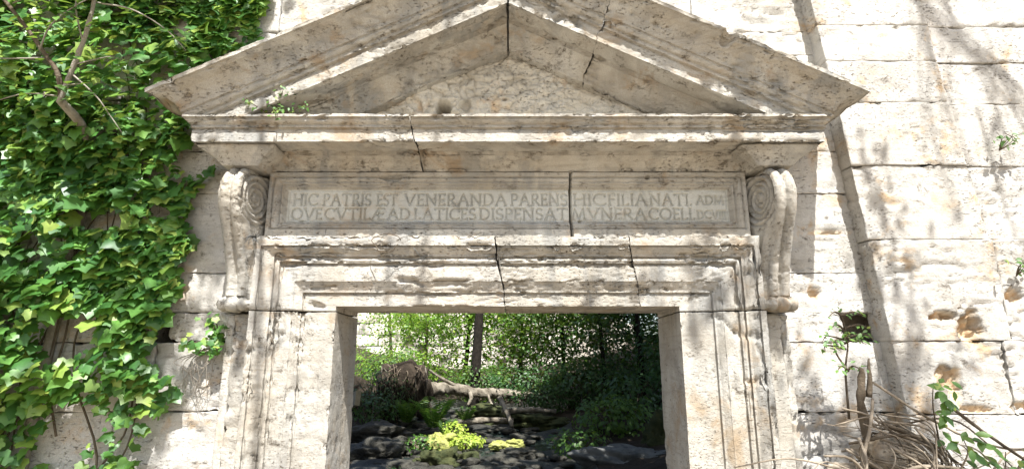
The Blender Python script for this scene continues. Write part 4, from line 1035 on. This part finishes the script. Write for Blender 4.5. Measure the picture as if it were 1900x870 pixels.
# ------------------------------------------------------------------ trees beyond the wall
GAPS = [(-.55, 5.75, .95, .6, .45), (-1.9, 13.0, 4.6, 6.2, 2.0)]   # leaves cut from the crowns so sun reaches these spots: x, y, rx, ry, height
def sun_keep(P, gz=.45):
    k_ = np.ones(len(P), bool)
    for x_, y_, rx, ry, gz in GAPS:
        t_ = (P[:, 2] - gz) / SUN[2]; gx = P[:, 0] - SUN[0] * t_; gy = P[:, 1] - SUN[1] * t_
        k_ &= (np.hypot((gx - x_) / rx, (gy - y_) / ry) > 1) | (P[:, 2] < 3.4)
    return k_
def tree(x_, y_, h, r0, cz0, crx, crz, nleaf, sz, mat, lab, lean=(0, 0), group='trees beyond the doorway', bark='darkbark', limbs=9, low=0, cull=True, flt=None, trunk_frac=.9):
    z_ = float(ground_z(np.array([x_]), np.array([y_]))[0]) - .1
    T = thing('tree', (x_, y_, z_), lab, 'tree', group)
    k_ = 8; tr = np.array([(x_ + lean[0] * t_ + .12 * math.sin(3 * t_ + x_), y_ + lean[1] * t_ + .12 * math.cos(2.4 * t_ + y_) - .12 * math.cos(y_), z_ + (h * trunk_frac) * t_) for t_ in np.linspace(0, 1, k_)])
    L = smooth_line(tr, 4); lines = [(L, np.linspace(r0, r0 * .3, len(L)))]
    ends = []
    for q in range(limbs):
        t_ = rng.uniform(max(.15, (cz0 - crz) / h), .97); i = int(t_ * (len(L) - 1)); a0 = rng.uniform(0, 6.28); ln = crx * rng.uniform(.6, 1.05)
        b0 = L[i]; e0 = b0 + [ln * math.cos(a0), ln * math.sin(a0), ln * rng.uniform(.15, .7)]; m0 = (b0 + e0) / 2 + [0, 0, -.08 * ln] + rng.normal(0, .08, 3)
        LL = smooth_line([b0, m0, e0], 5); lines.append((LL, np.linspace(r0 * .36 * (1 - .5 * t_), .008, len(LL)))); ends += [e0, LL[7], LL[5]]
        for _ in range(3):
            e1 = LL[rng.integers(4, 10)] + rng.normal(0, .33 * ln, 3) * [1, 1, .7]; s0 = LL[4]; l3 = smooth_line([s0, (s0 + e1) / 2 + rng.normal(0, .06, 3), e1], 3); lines.append((l3, np.linspace(.012, .004, len(l3)))); ends.append(e1)
    tm = tubes_mesh('trunk', lines, 7, .01); link('trunk', tm, M[bark], T)
    # crown: leaf sprays gathered in clumps round the limb ends and through the volume
    E_ = np.array(ends); nc = max(20, nleaf // 45)
    vol = norm(rng.normal(0, 1, (nc, 3))) * (rng.uniform(.15, 1, nc)**.45)[:, None] * [crx, crx, crz] + [x_ + lean[0], y_ + lean[1], z_ + cz0]
    use = rng.random(nc) < .55; cen_ = np.where(use[:, None], vol, E_[rng.integers(0, len(E_), nc)])
    ci = rng.integers(0, nc, nleaf); P = cen_[ci] + rng.normal(0, 1, (nleaf, 3)) * [.26, .26, .15]
    if low: 
        nl = int(nleaf * low); Pl = np.stack([rng.normal(x_, crx * .5, nl), rng.normal(y_, crx * .4, nl), z_ + rng.uniform(.4, cz0, nl)], 1); P = np.concatenate([P, Pl])
    keep = P[:, 2] > base_z(P[:, 1]) + .05
    if cull: keep &= sun_keep(P)
    if flt is not None: keep &= flt(P)
    P = P[keep]; n = len(P)
    nr = jit(n, .55) + [0, -.1, .9]; tp = jit(n, .8) + [0, 0, -.5]
    link('crown', leaf_cloud('crown', quad_template(.62), P, nr, tp, sz * rng.uniform(.6, 1.35, n)), M[mat], T)
    return T
bush('bush', -2.6, 10.2, 1.0, 1.3, .55, 2600, .075, 'limeleaf', 'sunlit bushes behind the root plate', ry=.8)
bush('bush', -.6, 9.6, .8, .9, .45, 1500, .07, 'treeleaf', 'leafy undergrowth round the foot of the dark trunk', ry=.6)
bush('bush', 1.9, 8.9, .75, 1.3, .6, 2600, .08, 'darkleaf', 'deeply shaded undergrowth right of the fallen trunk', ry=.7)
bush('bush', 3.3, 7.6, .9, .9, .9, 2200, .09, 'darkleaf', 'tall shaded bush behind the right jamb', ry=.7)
#      x     y    h   r0   cz0  crx  crz  leaves size  material
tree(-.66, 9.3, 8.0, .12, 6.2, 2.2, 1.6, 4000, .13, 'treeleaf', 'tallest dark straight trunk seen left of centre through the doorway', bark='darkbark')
tree(-.95, 10.6, 6.0, .06, 3.0, 1.3, 1.7, 7000, .085, 'limeleaf', 'slim sapling close to the left of the dark trunk', low=.3)
tree(-2.0, 11.5, 5.5, .05, 2.7, 1.4, 1.6, 7000, .085, 'limeleaf', 'pale sunlit sapling behind the root plate', low=.4, bark='bark')
tree(-3.4, 13.5, 5.5, .05, 2.8, 1.5, 1.6, 5500, .085, 'limeleaf', 'airy sapling furthest left in the doorway view', low=.3, bark='bark')
tree(.25, 11.0, 6.0, .06, 2.8, 1.5, 1.9, 8000, .085, 'limeleaf', 'leafy sapling just right of the dark trunk', low=.5)
tree(1.2, 10.2, 6.0, .06, 2.8, 1.4, 1.9, 9000, .085, 'treeleaf', 'dense sapling at the centre right of the doorway view', low=.6)
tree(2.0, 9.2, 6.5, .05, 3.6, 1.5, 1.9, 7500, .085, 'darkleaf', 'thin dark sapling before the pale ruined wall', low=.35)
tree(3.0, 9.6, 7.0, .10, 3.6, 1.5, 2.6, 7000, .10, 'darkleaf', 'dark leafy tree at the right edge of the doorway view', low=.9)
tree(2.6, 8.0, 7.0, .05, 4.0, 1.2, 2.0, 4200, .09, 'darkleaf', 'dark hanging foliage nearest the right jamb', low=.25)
tree(3.6, 3.2, 8.0, .18, 6.0, 3.2, 1.6, 15000, .22, 'treeleaf', 'unseen big tree overhead inside the wall on the right, shading the stream', bark='bark', limbs=14)  # unseen overhead crowns, put in to shade the stream
tree(-3.6, 2.2, 8.0, .18, 6.3, 3.2, 1.4, 14000, .22, 'treeleaf', 'unseen big tree overhead inside the wall on the left, shading the stream', bark='bark', limbs=14)
tree(-4.4, 6.0, 8.5, .16, 6.8, 3.0, 1.4, 14000, .22, 'treeleaf', 'added unseen tree leaning over from the left bank, darkening the stream', lean=(2.2, -.6), bark='bark', limbs=12)  # extra crown added to darken the view through the doorway
tree(3.7, 6.5, 8.5, .12, 6.4, 3.0, 1.6, 15000, .2, 'darkleaf', 'unseen spreading tree whose crown darkens the right bank', bark='darkbark', limbs=12, flt=lambda P: P[:, 2] > 3.6)
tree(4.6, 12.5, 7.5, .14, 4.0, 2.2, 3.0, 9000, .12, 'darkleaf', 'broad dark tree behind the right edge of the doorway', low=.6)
# pale ruined wall far behind the trees
FW = thing('ruined_wall', (0, 18, 0), 'pale sunlit stone wall glimpsed behind the trees through the doorway', 'wall')
fz = np.arange(.9, 5.2, .426); kk = 0
FB = [block_mesh('far_block', 0, L_, 0, .5, 0, .425, .14, .02, .03, None, 700 + q, .02, .03) for q, L_ in enumerate((.9, 1.15, 1.4))]
for q in FB: q.materials.append(M['farwall'])
for i, z_ in enumerate(fz):
    x_ = -9 - .35 * (i % 2) * 1.3
    while x_ < 4.4:
        kk += 1; q = kk * 7 % 3; o = bpy.data.objects.new('block', FB[q]); C.objects.link(o); o.parent = FW; o.location = (x_, .03 * math.sin(kk * 3.7), float(z_)); x_ += (.9, 1.15, 1.4)[q] + .006

# ------------------------------------------------------------------ tree on the near side, overhead; its leaves and boughs dapple the front
def near_flt(P):  # thins the crowns by where each leaf's shadow lands on the front
    q = P - CAM; out = ~seen(P, .12)
    t_ = P[:, 1] / SUN[1]; fx = P[:, 0] - SUN[0] * t_; fz_ = P[:, 2] - SUN[2] * t_
    nn = fbm(np.stack([fx * 1.45, fz_ * .85, fx * 0], 1), 13, 3, .6)
    thr = np.interp(fx, [-4, -2.2, -1, 1.0, 1.8, 4], [.05, .07, .06, .05, .24, .25]) + np.interp(fz_, [0, 1.75, 1.95, 3.2, 3.6], [-.03, 0, .22, .2, .04]) * np.interp(np.abs(fx), [1.7, 2.1], [1, .2])
    core = (np.abs(fx) < 1.75) & (fz_ > 1.93) & (fz_ < 3.2)
    return out & (rng.random(len(P)) < np.where(nn > thr, .95, .03) * np.where(core, .3, 1) * np.where((fx > 1.9) & (fz_ > 2.9), .12, 1))
tree(-1.2, -6.2, 8.5, .20, 7.0, 4.2, 1.5, 26000, .10, 'treeleaf', 'tree overhead before the facade, throwing dappled shade on the portal', lean=(1.4, 1.6), group='trees before the facade', bark='greybark', limbs=16, cull=False, flt=near_flt)
tree(4.2, -4.6, 7.5, .10, 6.0, 2.2, 1.6, 2500, .09, 'treeleaf', 'thin-crowned tree before the buttress, its boughs shadowing the right wall', lean=(-.2, 1.0), group='trees before the facade', bark='greybark', limbs=14, cull=False, flt=near_flt)

# unseen bare stems added to throw thin branch shadows on the buttress
BT = [o for o in bpy.data.objects if o.name.startswith('tree') and o.get('label', '').startswith('thin-crowned')][0]
def shade_pt(fx, fz_, t_): return (fx + SUN[0] * t_, -.1 + SUN[1] * t_, fz_ + SUN[2] * t_)
for q in range(20):
    t_ = rng.uniform(1.6, 4.0); a0 = rng.uniform(2.62, 2.95); b0 = a0 + rng.normal(.16, .24); z1 = rng.uniform(2.35, 3.3)
    pts = [shade_pt(a0 - .05, 4.9, t_), shade_pt(a0, 4.1, t_), shade_pt(a0 * .6 + b0 * .4 + rng.normal(0, .05), 3.7, t_), shade_pt(b0 + rng.normal(0, .04), (3.7 + z1) / 2, t_), shade_pt(b0 + rng.normal(.05, .06), z1, t_)]
    L = smooth_line(pts, 6); r_ = rng.uniform(.006, .014); link('shadow_stem', tubes_mesh('shadow_stem', [(L, np.linspace(r_, r_ * .5, len(L)))], 5), M['greybark'], BT)
